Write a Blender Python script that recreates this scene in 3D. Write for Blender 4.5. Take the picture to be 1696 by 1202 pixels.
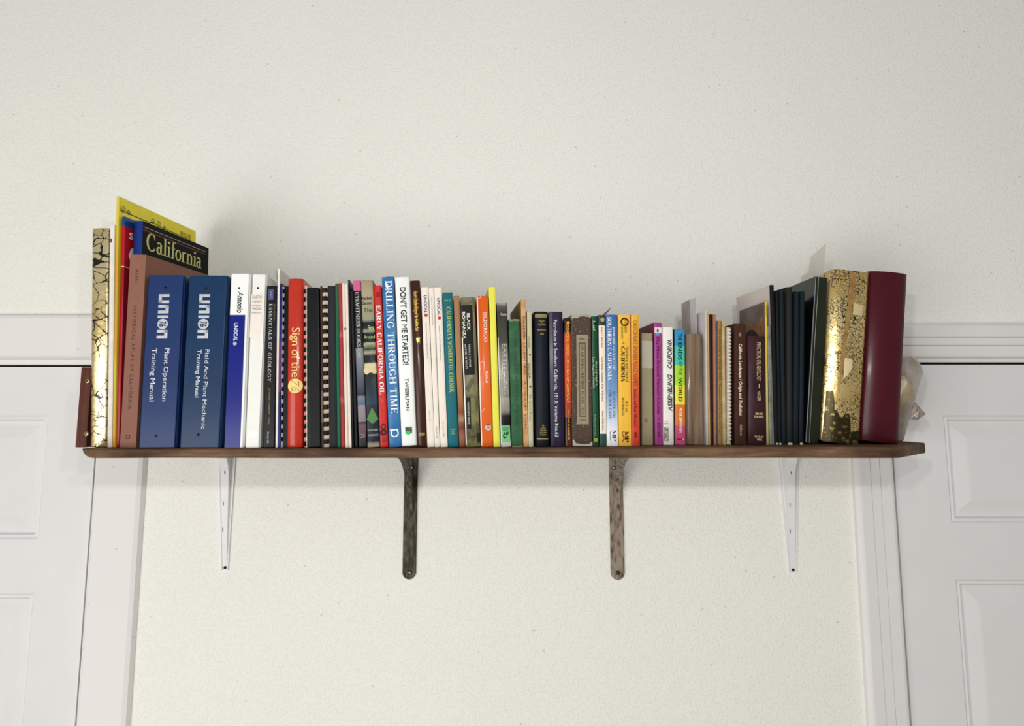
import bpy, bmesh, math, random
from mathutils import Vector, Matrix, noise as mnoise

random.seed(7)
for o in list(bpy.data.objects):
    bpy.data.objects.remove(o)
scene = bpy.context.scene
COL = scene.collection

# ------------------------------------------------------------------ camera, world, light
F = 1127.0                 # focal length in pixels of the 1696x1202 frame
PPX, PPY = 846.5, 542.0    # principal point
TH = math.atan(139.0 / F)  # camera pitched up a little
CZ = 1.85                  # camera height above the floor
CT, ST = math.cos(TH), math.sin(TH)

cam_d = bpy.data.cameras.new('camera')
cam = bpy.data.objects.new('camera', cam_d)
COL.objects.link(cam)
cam.location = (0, 0, CZ)
cam.rotation_euler = (math.radians(90) + TH, 0, 0)
cam_d.sensor_fit = 'HORIZONTAL'
cam_d.sensor_width = 36.0
cam_d.lens = F / 1696.0 * 36.0
cam_d.shift_x = (848 - PPX) / 1696.0
cam_d.shift_y = (PPY - 601) / 1696.0
cam_d.clip_start = 0.02
scene.camera = cam

world = bpy.data.worlds.new('room_ambience')
scene.world = world
world.use_nodes = True
bg = world.node_tree.nodes['Background']
bg.inputs[0].default_value = (1.0, 0.97, 0.945, 1)
bg.inputs[1].default_value = 0.37


def lamp(name, loc, energy, radius, color):
    d = bpy.data.lights.new(name, 'POINT')
    d.energy = energy
    d.shadow_soft_size = radius
    d.color = color
    o = bpy.data.objects.new(name, d)
    COL.objects.link(o)
    o.location = loc
    return o


# the ceiling fixture hanging just above the photographer: two bulbs
lamp('ceiling_bulb', (-0.05, 0.03, CZ + 0.20), 11.0, 0.022, (1.0, 0.995, 0.95))
lamp('ceiling_bulb', (0.10, 0.00, CZ + 0.19), 9.0, 0.022, (1.0, 0.995, 0.95))
# daylight through a low window behind the photographer on the left
wd = bpy.data.lights.new('window_daylight', 'AREA')
wd.shape = 'RECTANGLE'
wd.size, wd.size_y = 2.0, 1.7
wd.energy = 56
wd.color = (1.0, 0.985, 0.97)
wo = bpy.data.objects.new('window_daylight', wd)
COL.objects.link(wo)
wo.location = (-1.5, -1.55, 0.95)
wo.rotation_euler = (Vector((0.1, 1.45, 1.55)) - wo.location).to_track_quat('-Z', 'Y').to_euler()

vs = scene.view_settings
vs.view_transform = 'Standard'
vs.look = 'None'
vs.exposure = 0.08
vs.gamma = 1.0
vs.use_curve_mapping = False


# ------------------------------------------------------------------ helpers: projection
def P(px, py, Y):
    dx = (px - PPX) / F
    dy = (PPY - py) / F
    yw = CT - dy * ST
    s = Y / yw
    return Vector((dx * s, Y, CZ + (ST + dy * CT) * s))


def proj(v):
    z = v[2] - CZ
    w = v[1] * CT + z * ST
    up = -v[1] * ST + z * CT
    return PPX + F * v[0] / w, PPY - F * up / w


YWALL = 1.47
YF = 1.122                                   # front edge of the plank
_l, _r = P(150, 743.2, YF), P(1500, 739.6, YF)


def shelf_z(x):
    return _l.z + (_r.z - _l.z) * (x - _l.x) / (_r.x - _l.x)


# ------------------------------------------------------------------ helpers: objects
def obj(name, verts, faces, mat, parent=None, smooth=False):
    me = bpy.data.meshes.new(name)
    me.from_pydata([tuple(v) for v in verts], [], faces)
    me.update()
    if mat is not None:
        me.materials.append(mat)
    if smooth:
        for p in me.polygons:
            p.use_smooth = True
    o = bpy.data.objects.new(name, me)
    COL.objects.link(o)
    if parent is not None:
        o.parent = parent
    return o


def obj_bm(name, bm, mat, parent=None, smooth=False):
    me = bpy.data.meshes.new(name)
    bmesh.ops.recalc_face_normals(bm, faces=bm.faces)
    bm.to_mesh(me)
    bm.free()
    if mat is not None:
        me.materials.append(mat)
    if smooth:
        for p in me.polygons:
            p.use_smooth = True
    o = bpy.data.objects.new(name, me)
    COL.objects.link(o)
    if parent is not None:
        o.parent = parent
    return o


def empty(name, loc, rot=(0, 0, 0)):
    o = bpy.data.objects.new(name, None)
    o.empty_display_size = 0.02
    COL.objects.link(o)
    o.location = loc
    o.rotation_euler = rot
    return o


def tag(o, label, cat, group=None):
    o['label'] = label
    o['category'] = cat
    if group:
        o['group'] = group
    return o


def structure(o, label=None):
    o['kind'] = 'structure'
    if label:
        o['label'] = label
    return o


BOXF = [(0, 3, 2, 1), (4, 5, 6, 7), (0, 1, 5, 4), (1, 2, 6, 5), (2, 3, 7, 6), (3, 0, 4, 7)]


def boxv(x0, x1, y0, y1, z0, z1):
    return [Vector(p) for p in ((x0, y0, z0), (x1, y0, z0), (x1, y1, z0), (x0, y1, z0),
                                (x0, y0, z1), (x1, y0, z1), (x1, y1, z1), (x0, y1, z1))]


def bevel_box(name, x0, x1, y0, y1, z0, z1, r, mat, parent=None, seg=2, xf=None):
    bm = bmesh.new()
    vs_ = [bm.verts.new(v) for v in boxv(x0, x1, y0, y1, z0, z1)]
    for f in BOXF:
        bm.faces.new([vs_[i] for i in f])
    bmesh.ops.bevel(bm, geom=list(bm.edges), offset=r, segments=seg, profile=0.6, affect='EDGES')
    if xf:
        for v in bm.verts:
            v.co = xf(v.co)
    return obj_bm(name, bm, mat, parent)


# ------------------------------------------------------------------ materials
def lin(h):
    h = h.lstrip('#')
    out = []
    for i in (0, 2, 4):
        c = int(h[i:i + 2], 16) / 255.0
        out.append(c / 12.92 if c <= 0.04045 else ((c + 0.055) / 1.055) ** 2.4)
    lum = max(.002, .2126 * out[0] + .7152 * out[1] + .0722 * out[2])
    return (*[v * lum ** .15 for v in out], 1.0)      # pigment depth


_mc = {}


def _base(name):
    m = bpy.data.materials.new(name)
    m.use_nodes = True
    nt = m.node_tree
    return m, nt, nt.nodes, nt.links, nt.nodes['Principled BSDF']


def M(hexc, rough=0.5, metal=0.0, var=0.10, scale=45.0, bump=0.0, coat=0.0, spec=0.2, alt=None, altamt=0.35, stretch=None):
    key = (hexc, rough, metal, var, scale, bump, coat, spec, alt, altamt, stretch)
    if key in _mc:
        return _mc[key]
    m, nt, N, L, b = _base('surface_' + hexc.strip('#'))
    tc = N.new('ShaderNodeTexCoord')
    no = N.new('ShaderNodeTexNoise')
    no.inputs['Scale'].default_value = scale
    no.inputs['Detail'].default_value = 5
    if stretch:
        mp = N.new('ShaderNodeMapping')
        mp.inputs['Scale'].default_value = stretch
        L.new(tc.outputs['Object'], mp.inputs[0])
        L.new(mp.outputs[0], no.inputs['Vector'])
    else:
        L.new(tc.outputs['Object'], no.inputs['Vector'])
    ra = N.new('ShaderNodeValToRGB')
    c = lin(hexc)
    if alt:
        a = lin(alt)
        ra.color_ramp.elements[0].position = max(0.0, 0.62 - altamt)
        ra.color_ramp.elements[1].position = 0.70
        ra.color_ramp.elements[0].color = c
        ra.color_ramp.elements[1].color = a
    else:
        ra.color_ramp.elements[0].position = 0.3
        ra.color_ramp.elements[1].position = 0.7
        ra.color_ramp.elements[0].color = (*[x * (1 - var) for x in c[:3]], 1)
        ra.color_ramp.elements[1].color = (*[min(1, x * (1 + var)) for x in c[:3]], 1)
    L.new(no.outputs['Fac'], ra.inputs['Fac'])
    L.new(ra.outputs['Color'], b.inputs['Base Color'])
    b.inputs['Roughness'].default_value = rough
    b.inputs['Metallic'].default_value = metal
    b.inputs['Specular IOR Level'].default_value = spec
    b.inputs['Coat Weight'].default_value = coat * .35
    b.inputs['Coat Roughness'].default_value = 0.12
    if bump:
        bp = N.new('ShaderNodeBump')
        bp.inputs['Strength'].default_value = bump
        bp.inputs['Distance'].default_value = 0.001
        n2 = N.new('ShaderNodeTexNoise')
        n2.inputs['Scale'].default_value = scale * 8
        L.new(tc.outputs['Object'], n2.inputs['Vector'])
        L.new(n2.outputs['Fac'], bp.inputs['Height'])
        L.new(bp.outputs[0], b.inputs['Normal'])
    _mc[key] = m
    return m


def MR(stops, rough=0.4, interp='LINEAR', coat=0.0, var=0.08, noise_mix=0.0, noise_scale=60):
    """printed colour along the height of the mesh; stops = (fraction from the top, colour)"""
    m, nt, N, L, b = _base('printed_bands')
    tc = N.new('ShaderNodeTexCoord')
    sp = N.new('ShaderNodeSeparateXYZ')
    L.new(tc.outputs['Generated'], sp.inputs[0])
    inv = N.new('ShaderNodeMath')
    inv.operation = 'SUBTRACT'
    inv.inputs[0].default_value = 1.0
    L.new(sp.outputs['Z'], inv.inputs[1])
    src = inv.outputs[0]
    if noise_mix:
        no = N.new('ShaderNodeTexNoise')
        no.inputs['Scale'].default_value = noise_scale
        no.inputs['Detail'].default_value = 4
        L.new(tc.outputs['Object'], no.inputs['Vector'])
        ma = N.new('ShaderNodeMath')
        ma.operation = 'MULTIPLY_ADD'
        ma.inputs[1].default_value = noise_mix
        L.new(no.outputs['Fac'], ma.inputs[0])
        sb = N.new('ShaderNodeMath')
        sb.operation = 'SUBTRACT'
        sb.inputs[1].default_value = noise_mix * 0.5
        L.new(inv.outputs[0], sb.inputs[0])
        L.new(sb.outputs[0], ma.inputs[2])
        src = ma.outputs[0]
    ra = N.new('ShaderNodeValToRGB')
    cr = ra.color_ramp
    cr.interpolation = interp
    while len(cr.elements) < len(stops):
        cr.elements.new(0.5)
    for e, (p, h) in zip(cr.elements, sorted(stops)):
        e.position = p
        e.color = lin(h)
    L.new(src, ra.inputs['Fac'])
    L.new(ra.outputs['Color'], b.inputs['Base Color'])
    b.inputs['Roughness'].default_value = rough
    b.inputs['Specular IOR Level'].default_value = 0.2
    b.inputs['Coat Weight'].default_value = coat * .35
    b.inputs['Coat Roughness'].default_value = 0.12
    return m


def gold_foil(name, dark, mode):
    m, nt, N, L, b = _base(name)
    tc = N.new('ShaderNodeTexCoord')
    mp = N.new('ShaderNodeMapping')
    L.new(tc.outputs['Object'], mp.inputs[0])
    vo = N.new('ShaderNodeTexVoronoi')
    vo.feature = 'DISTANCE_TO_EDGE'
    no = N.new('ShaderNodeTexNoise')
    no.inputs['Scale'].default_value = 26 if mode == 'birch' else 75
    no.inputs['Detail'].default_value = 6
    L.new(mp.outputs[0], no.inputs['Vector'])
    wv = N.new('ShaderNodeVectorMath')
    wv.operation = 'MULTIPLY_ADD'
    wv.inputs[1].default_value = (0.03, 0.03, 0.03) if mode == 'birch' else (0.016, 0.016, 0.016)
    L.new(no.outputs['Color'], wv.inputs[0])
    L.new(mp.outputs[0], wv.inputs[2])
    L.new(wv.outputs[0], vo.inputs['Vector'])
    if mode == 'birch':
        mp.inputs['Scale'].default_value = (0.8, 1, 1.0)
        vo.inputs['Scale'].default_value = 62
    else:
        vo.inputs['Scale'].default_value = 170
    big = N.new('ShaderNodeTexNoise')
    big.inputs['Scale'].default_value = 11 if mode == 'birch' else 16
    big.inputs['Detail'].default_value = 3
    L.new(mp.outputs[0], big.inputs['Vector'])
    # line width grows in some areas -> dark patches with a shape of their own
    mm = N.new('ShaderNodeMapRange')
    mm.inputs['From Min'].default_value = 0.36
    mm.inputs['From Max'].default_value = 0.72
    mm.inputs['To Min'].default_value = 0.0
    mm.inputs['To Max'].default_value = 0.08 if mode == 'birch' else 0.12
    L.new(big.outputs['Fac'], mm.inputs['Value'])
    lt = N.new('ShaderNodeMath')
    lt.operation = 'LESS_THAN'
    L.new(vo.outputs['Distance'], lt.inputs[0])
    L.new(mm.outputs[0], lt.inputs[1])
    mix = N.new('ShaderNodeMix')
    mix.data_type = 'RGBA'
    L.new(lt.outputs[0], mix.inputs[0])
    g2 = N.new('ShaderNodeTexNoise')
    g2.inputs['Scale'].default_value = 7
    L.new(mp.outputs[0], g2.inputs['Vector'])
    gr = N.new('ShaderNodeValToRGB')
    e = gr.color_ramp.elements
    e[0].position, e[0].color = 0.38, lin('dfc98a' if mode == 'birch' else 'f4dd9c')
    e[1].position, e[1].color = 0.62, lin('fceebc' if mode == 'birch' else 'dcb76c')
    L.new(g2.outputs['Fac'], gr.inputs['Fac'])
    L.new(gr.outputs['Color'], mix.inputs[6])
    mix.inputs[7].default_value = lin(dark)
    L.new(mix.outputs[2], b.inputs['Base Color'])
    inv = N.new('ShaderNodeMath')
    inv.operation = 'MULTIPLY_ADD'
    inv.inputs[1].default_value = -0.75
    inv.inputs[2].default_value = 0.9
    L.new(lt.outputs[0], inv.inputs[0])
    L.new(inv.outputs[0], b.inputs['Metallic'])
    b.inputs['Roughness'].default_value = 0.27
    bp = N.new('ShaderNodeBump')
    bp.inputs['Strength'].default_value = 0.5
    bp.inputs['Distance'].default_value = 0.002
    n3 = N.new('ShaderNodeTexNoise')
    n3.inputs['Scale'].default_value = 45
    L.new(mp.outputs[0], n3.inputs['Vector'])
    L.new(n3.outputs['Fac'], bp.inputs['Height'])
    L.new(bp.outputs[0], b.inputs['Normal'])
    return m


def wood(name, c0, c1, c2, axis='X', rough=0.6, scale=1.0, bump=0.4):
    m, nt, N, L, b = _base(name)
    tc = N.new('ShaderNodeTexCoord')
    mp = N.new('ShaderNodeMapping')
    s = {'X': (2.2, 26, 26), 'Z': (26, 26, 2.2)}[axis]
    mp.inputs['Scale'].default_value = tuple(v * scale for v in s)
    L.new(tc.outputs['Object'], mp.inputs[0])
    no = N.new('ShaderNodeTexNoise')
    no.inputs['Scale'].default_value = 3.0
    no.inputs['Detail'].default_value = 9
    no.inputs['Roughness'].default_value = 0.65
    no.inputs['Distortion'].default_value = 0.6
    L.new(mp.outputs[0], no.inputs['Vector'])
    ra = N.new('ShaderNodeValToRGB')
    cr = ra.color_ramp
    cr.elements.new(0.5)
    for e, (p, h) in zip(cr.elements, ((0.30, c0), (0.52, c1), (0.72, c2))):
        e.position = p
        e.color = lin(h)
    L.new(no.outputs['Fac'], ra.inputs['Fac'])
    # blotches of age
    n2 = N.new('ShaderNodeTexNoise')
    n2.inputs['Scale'].default_value = 9
    n2.inputs['Detail'].default_value = 5
    L.new(tc.outputs['Object'], n2.inputs['Vector'])
    r2 = N.new('ShaderNodeValToRGB')
    r2.color_ramp.elements[0].position, r2.color_ramp.elements[0].color = 0.36, (0.42, 0.38, 0.36, 1)
    r2.color_ramp.elements[1].position, r2.color_ramp.elements[1].color = 0.55, (1, 1, 1, 1)
    L.new(n2.outputs['Fac'], r2.inputs['Fac'])
    mx = N.new('ShaderNodeMix')
    mx.data_type = 'RGBA'
    mx.blend_type = 'MULTIPLY'
    mx.inputs[0].default_value = 0.8
    L.new(ra.outputs['Color'], mx.inputs[6])
    L.new(r2.outputs['Color'], mx.inputs[7])
    L.new(mx.outputs[2], b.inputs['Base Color'])
    b.inputs['Roughness'].default_value = rough
    b.inputs['Specular IOR Level'].default_value = 0.2
    bp = N.new('ShaderNodeBump')
    bp.inputs['Strength'].default_value = bump
    bp.inputs['Distance'].default_value = 0.001
    L.new(no.outputs['Fac'], bp.inputs['Height'])
    L.new(bp.outputs[0], b.inputs['Normal'])
    return m


def plaster(name, hexc, s1=0.35, dist=0.0018):
    m, nt, N, L, b = _base(name)
    tc = N.new('ShaderNodeTexCoord')
    a = N.new('ShaderNodeTexNoise')
    a.inputs['Scale'].default_value = 240
    a.inputs['Detail'].default_value = 3
    a.inputs['Roughness'].default_value = 0.45
    L.new(tc.outputs['Object'], a.inputs['Vector'])
    r = N.new('ShaderNodeValToRGB')
    r.color_ramp.elements[0].position = 0.52
    r.color_ramp.elements[1].position = 0.68
    L.new(a.outputs['Fac'], r.inputs['Fac'])
    bp = N.new('ShaderNodeBump')
    bp.inputs['Strength'].default_value = s1
    bp.inputs['Distance'].default_value = dist
    L.new(r.outputs['Color'], bp.inputs['Height'])
    L.new(bp.outputs[0], b.inputs['Normal'])
    # tiny pits and specks in the paint
    v = N.new('ShaderNodeTexVoronoi')
    v.inputs['Scale'].default_value = 22
    L.new(tc.outputs['Object'], v.inputs['Vector'])
    sr = N.new('ShaderNodeValToRGB')
    sr.color_ramp.elements[0].position, sr.color_ramp.elements[0].color = 0.035, (0.45, 0.42, 0.38, 1)
    sr.color_ramp.elements[1].position, sr.color_ramp.elements[1].color = 0.06, (1, 1, 1, 1)
    L.new(v.outputs['Distance'], sr.inputs['Fac'])
    n2 = N.new('ShaderNodeTexNoise')
    n2.inputs['Scale'].default_value = 2.5
    L.new(tc.outputs['Object'], n2.inputs['Vector'])
    r2 = N.new('ShaderNodeValToRGB')
    c = lin(hexc)
    r2.color_ramp.elements[0].color = (*[x * 0.97 for x in c[:3]], 1)
    r2.color_ramp.elements[1].color = (*[min(1, x * 1.03) for x in c[:3]], 1)
    L.new(n2.outputs['Fac'], r2.inputs['Fac'])
    mx = N.new('ShaderNodeMix')
    mx.data_type = 'RGBA'
    mx.blend_type = 'MULTIPLY'
    mx.inputs[0].default_value = 0.5
    L.new(r2.outputs['Color'], mx.inputs[6])
    L.new(sr.outputs['Color'], mx.inputs[7])
    L.new(mx.outputs[2], b.inputs['Base Color'])
    b.inputs['Roughness'].default_value = 0.75
    return m


def clear_sheet(name, hexc, alpha, rough=0.35):
    m, nt, N, L, b = _base(name)
    b.inputs['Base Color'].default_value = lin(hexc)
    b.inputs['Specular IOR Level'].default_value = 0.3
    b.inputs['Roughness'].default_value = rough
    b.inputs['Alpha'].default_value = alpha
    return m


PAGES = M('d9d0ba', 0.9, var=0.12, scale=300, stretch=(6, 1, 0.05))
PAGEW = M('ece8df', 0.9, var=0.08, scale=300, stretch=(6, 1, 0.05))
PAGEY = M('c9b78f', 0.9, var=0.15, scale=300, stretch=(6, 1, 0.05))
WALLM = plaster('wall_paint', 'f1f1ea', 0.55, .0011)
CASEL = plaster('casing_paint_textured', 'ebe9e7', 0.22, 0.0008)
TRIM = M('e9e8e7', 0.42, var=0.015, scale=12)
DOORM = M('e5e5e5', 0.45, var=0.015, scale=14, bump=0.05)
GAPM = M('2a2522', 0.9)  # dark colour standing in for the shade in the door gaps

# ------------------------------------------------------------------ lettering
_gl = {}


def _build_sans():
    cu = bpy.data.curves.new('glyph_source', 'FONT')
    to = bpy.data.objects.new('glyph_source', cu)
    COL.objects.link(to)
    cu.resolution_u = 3
    chars = "ABCDEFGHIJKLMNOPQRSTUVWXYZabcdefghijklmnopqrstuvwxyz0123456789.,:&'!/-|()"
    vl = bpy.context.view_layer

    def meshof(s, off):
        cu.body = s
        cu.offset = off
        vl.update()
        ev = to.evaluated_get(bpy.context.evaluated_depsgraph_get())
        me = ev.to_mesh()
        vv = [(v.co.x, v.co.y) for v in me.vertices]
        ff = [tuple(p.vertices) for p in me.polygons]
        ev.to_mesh_clear()
        return vv, ff
    hv, _ = meshof('H', 0)
    y0, y1 = min(v[1] for v in hv), max(v[1] for v in hv)
    cap = y1 - y0
    hh, _ = meshof('HH', 0)
    whh = max(v[0] for v in hh) - min(v[0] for v in hh)
    adv = {}
    for c in chars:
        w, _ = meshof('H' + c + 'H', 0)
        adv[c] = (max(v[0] for v in w) - min(v[0] for v in w) - whh) / cap
    for nm, off in (('sans', 0.0), ('bold', 0.022), ('light', -0.008)):
        g = {}
        for c in chars:
            vv, ff = meshof(c, off * (0 if c == 'M' else .35 if c in 'NWAVmw' else 1) if off > 0 else off)
            g[c] = (adv[c], [((x / cap), (y - y0) / cap) for x, y in vv], ff)
        g[' '] = (0.38, [], [])
        _gl[nm] = g
    bpy.data.objects.remove(to)
    bpy.data.curves.remove(cu)


def _build_serif():
    """a roman alphabet drawn with thick and thin strokes and slab ends"""
    for nm, TK, TN in (('serif', 0.165, 0.055), ('serifb', 0.22, 0.075), ('serifl', 0.10, 0.045)):
        g = {}

        class Gl:
            def __init__(s):
                s.v, s.f = [], []

            def rib(s, pts, ws):
                n0 = len(s.v)
                n = len(pts)
                for i, (x, y) in enumerate(pts):
                    a = pts[max(0, i - 1)]
                    c = pts[min(n - 1, i + 1)]
                    dx, dy = c[0] - a[0], c[1] - a[1]
                    l = math.hypot(dx, dy) or 1
                    nx, ny = -dy / l, dx / l
                    w = ws[i] / 2
                    s.v += [(x + nx * w, y + ny * w), (x - nx * w, y - ny * w)]
                for i in range(n - 1):
                    k = n0 + 2 * i
                    s.f.append((k, k + 1, k + 3, k + 2))

            def st(s, x, y0=0, y1=1, w=None, a=1, b=1):
                w = w or TK
                s.rib([(x, y0), (x, y1)], [w, w])
                if a:
                    s.se(x, y0 + TN / 2, w)
                if b:
                    s.se(x, y1 - TN / 2, w)

            def se(s, x, y, w=None, e=0.075):
                h = (w or TK) / 2 + e
                s.rib([(x - h, y), (x + h, y)], [TN, TN])

            def ln(s, x0, y0, x1, y1, w):
                s.rib([(x0, y0), (x1, y1)], [w, w])

            def ar(s, cx, cy, rx, ry, a0, a1, tk=None, n=12):
                tk = tk or TK
                pts, ws = [], []
                for i in range(n + 1):
                    t = math.radians(a0 + (a1 - a0) * i / n)
                    pts.append((cx + rx * math.cos(t), cy + ry * math.sin(t)))
                    ws.append(TN + (tk - TN) * abs(math.cos(t)) ** 1.3)
                s.rib(pts, ws)

        def G(c, adv, fn):
            q = Gl()
            fn(q)
            g[c] = (adv, q.v, q.f)
        k, n = TK, TN
        G('A', .86, lambda q: (q.ln(.10, 0, .43, 1, n), q.ln(.43, 1, .74, 0, k), q.ln(.2, .34, .64, .34, n), q.se(.1, n / 2, n), q.se(.74, n / 2, k)))
        G('B', .76, lambda q: (q.st(.16), q.ar(.36, .75, .22, .23, 90, -90), q.ar(.38, .26, .26, .24, 90, -90), q.ln(.16, 1 - n / 2, .38, 1 - n / 2, n), q.ln(.16, .51, .38, .51, n), q.ln(.16, n / 2, .38, n / 2, n)))
        G('C', .82, lambda q: (q.ar(.44, .5, .33, .48, 48, 318), q.ln(.67, .68, .67, .98, n)))
        G('D', .86, lambda q: (q.st(.16), q.ar(.36, .5, .36, .47, 90, -90), q.ln(.16, 1 - n / 2, .38, 1 - n / 2, n), q.ln(.16, n / 2, .38, n / 2, n)))
        G('E', .74, lambda q: (q.st(.16), q.ln(.16, 1 - n / 2, .64, 1 - n / 2, n), q.ln(.16, .51, .52, .51, n), q.ln(.16, n / 2, .66, n / 2, n), q.ln(.62, .78, .62, 1, n), q.ln(.51, .4, .51, .62, n), q.ln(.65, 0, .65, .24, n)))
        G('F', .70, lambda q: (q.st(.16), q.ln(.16, 1 - n / 2, .62, 1 - n / 2, n), q.ln(.16, .50, .5, .50, n), q.ln(.6, .76, .6, 1, n), q.ln(.49, .39, .49, .61, n)))
        G('G', .88, lambda q: (q.ar(.44, .5, .33, .48, 48, 330), q.ln(.67, .7, .67, .98, n), q.st(.70, .06, .42, k, 0, 1)))
        G('H', .92, lambda q: (q.st(.17), q.st(.74), q.ln(.17, .51, .74, .51, n)))
        G('I', .40, lambda q: q.st(.2))
        G('J', .52, lambda q: (q.st(.32, .2, 1, k, 0, 1), q.ar(.18, .2, .14, .2, 0, -170)))
        G('K', .88, lambda q: (q.st(.16), q.ln(.2, .42, .66, .97, n), q.ln(.34, .58, .72, 0, k), q.se(.66, 1 - n / 2, n), q.se(.74, n / 2, k)))
        G('L', .70, lambda q: (q.st(.16), q.ln(.16, n / 2, .64, n / 2, n), q.ln(.63, 0, .63, .28, n)))
        G('M', 1.06, lambda q: (q.st(.14, 0, 1, n), q.ln(.16, 1, .5, .06, k), q.ln(.5, .06, .84, 1, n), q.st(.88)))
        G('N', .90, lambda q: (q.st(.14, 0, 1, n), q.ln(.14, .98, .74, .04, k), q.st(.76, 0, 1, n)))
        G('O', .90, lambda q: q.ar(.45, .5, .35, .48, 0, 360, None, 20))
        G('P', .72, lambda q: (q.st(.16), q.ar(.34, .73, .26, .25, 90, -90), q.ln(.16, 1 - n / 2, .36, 1 - n / 2, n), q.ln(.16, .48, .36, .48, n)))
        G('Q', .90, lambda q: (q.ar(.45, .5, .35, .48, 0, 360, None, 20), q.ln(.44, .16, .78, -.14, k * .7)))
        G('R', .84, lambda q: (q.st(.16), q.ar(.34, .74, .25, .24, 90, -90), q.ln(.16, 1 - n / 2, .36, 1 - n / 2, n), q.ln(.16, .5, .38, .5, n), q.ln(.36, .5, .70, 0, k), q.se(.72, n / 2, k)))
        G('S', .66, lambda q: (q.ar(.33, .74, .2, .24, 30, 250), q.ln(.26, .57, .42, .45, k), q.ar(.33, .27, .22, .25, 70, -150), q.ln(.53, .7, .53, .98, n), q.ln(.11, .02, .11, .3, n)))
        G('T', .80, lambda q: (q.st(.4, 0, 1, k, 1, 0), q.ln(.08, 1 - n / 2, .72, 1 - n / 2, n), q.ln(.10, .74, .10, 1, n), q.ln(.70, .74, .70, 1, n)))
        G('U', .88, lambda q: (q.st(.17, .28, 1, k, 0, 1), q.st(.72, .28, 1, n, 0, 1), q.ar(.445, .3, .275, .28, 180, 360)))
        G('V', .84, lambda q: (q.ln(.12, 1, .42, 0, k), q.ln(.42, 0, .72, 1, n), q.se(.12, 1 - n / 2), q.se(.72, 1 - n / 2, n)))
        G('W', 1.16, lambda q: (q.ln(.12, 1, .38, 0, k), q.ln(.38, 0, .58, .9, n), q.ln(.58, .9, .8, 0, k), q.ln(.8, 0, 1.04, 1, n), q.se(.12, 1 - n / 2), q.se(1.04, 1 - n / 2, n)))
        G('X', .84, lambda q: (q.ln(.14, 1, .70, 0, k), q.ln(.12, 0, .70, 1, n)))
        G('Y', .82, lambda q: (q.ln(.12, 1, .42, .46, k), q.ln(.42, .46, .70, 1, n), q.st(.42, 0, .48, k, 1, 0), q.se(.12, 1 - n / 2), q.se(.70, 1 - n / 2, n)))
        G('Z', .72, lambda q: (q.ln(.08, 1 - n / 2, .64, 1 - n / 2, n), q.ln(.58, .96, .12, .04, k), q.ln(.08, n / 2, .66, n / 2, n)))
        kk = k * .85
        G('a', .56, lambda q: (q.st(.38, 0, .48, kk, 0, 0), q.ar(.24, .46, .16, .18, 0, 150, kk), q.ar(.23, .19, .15, .19, 60, 320, kk), q.se(.43, n / 2, n)))
        G('b', .62, lambda q: (q.st(.14, 0, 1.02, kk, 0, 1), q.ar(.32, .32, .21, .32, -150, 150, kk)))
        G('c', .52, lambda q: q.ar(.28, .32, .2, .32, 45, 320, kk))
        G('d', .64, lambda q: (q.st(.48, 0, 1.02, kk, 1, 0), q.ar(.28, .32, .2, .32, 30, 330, kk)))
        G('e', .54, lambda q: (q.ar(.28, .32, .2, .32, 5, 320, kk), q.ln(.1, .36, .47, .36, n)))
        G('f', .40, lambda q: (q.st(.2, 0, .84, kk, 1, 0), q.ar(.33, .84, .13, .18, 180, 45, kk), q.ln(.06, .62, .38, .62, n)))
        G('g', .56, lambda q: (q.ar(.26, .42, .17, .22, 0, 360, kk), q.ar(.26, -.1, .2, .17, 0, 360, kk), q.ln(.2, .2, .2, .06, n), q.ln(.4, .62, .54, .66, n)))
        G('h', .66, lambda q: (q.st(.14, 0, 1.02, kk, 1, 0), q.ar(.32, .42, .18, .22, 150, 0, kk), q.st(.5, 0, .44, kk, 1, 0)))
        G('i', .34, lambda q: (q.st(.18, 0, .64, kk, 1, 0), q.se(.12, .62, n, .04), q.ar(.18, .86, .045, .045, 0, 360, kk, 8)))
        G('k', .62, lambda q: (q.st(.14, 0, 1.02, kk, 1, 0), q.ln(.18, .3, .46, .62, n), q.ln(.28, .4, .54, 0, kk)))
        G('l', .32, lambda q: (q.st(.17, 0, 1.02, kk, 1, 0), q.se(.11, 1.0, n, .04)))
        G('m', .96, lambda q: (q.st(.14, 0, .64, kk, 1, 0), q.ar(.3, .42, .16, .22, 150, 0, kk), q.st(.46, 0, .44, kk, 1, 0), q.ar(.64, .42, .17, .22, 150, 0, kk), q.st(.81, 0, .44, kk, 1, 0)))
        G('n', .66, lambda q: (q.st(.14, 0, .64, kk, 1, 0), q.ar(.32, .42, .18, .22, 150, 0, kk), q.st(.5, 0, .44, kk, 1, 0)))
        G('o', .58, lambda q: q.ar(.29, .32, .21, .31, 0, 360, kk, 16))
        G('p', .62, lambda q: (q.st(.14, -.3, .64, kk, 1, 0), q.ar(.32, .32, .21, .32, -150, 150, kk)))
        G('r', .48, lambda q: (q.st(.16, 0, .64, kk, 1, 0), q.ar(.34, .44, .17, .19, 160, 60, kk)))
        G('s', .46, lambda q: (q.ar(.23, .47, .13, .16, 30, 250, kk), q.ln(.18, .37, .28, .29, kk), q.ar(.23, .17, .15, .16, 70, -150, kk)))
        G('t', .40, lambda q: (q.st(.18, .12, .86, kk, 0, 0), q.ar(.29, .12, .11, .12, 180, 300, kk), q.ln(.04, .62, .36, .62, n)))
        G('u', .64, lambda q: (q.st(.14, .2, .64, kk, 0, 0), q.ar(.31, .21, .17, .2, 180, 350, kk), q.st(.5, 0, .64, kk, 1, 0)))
        G('v', .58, lambda q: (q.ln(.08, .64, .3, 0, kk), q.ln(.3, 0, .5, .64, n)))
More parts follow.
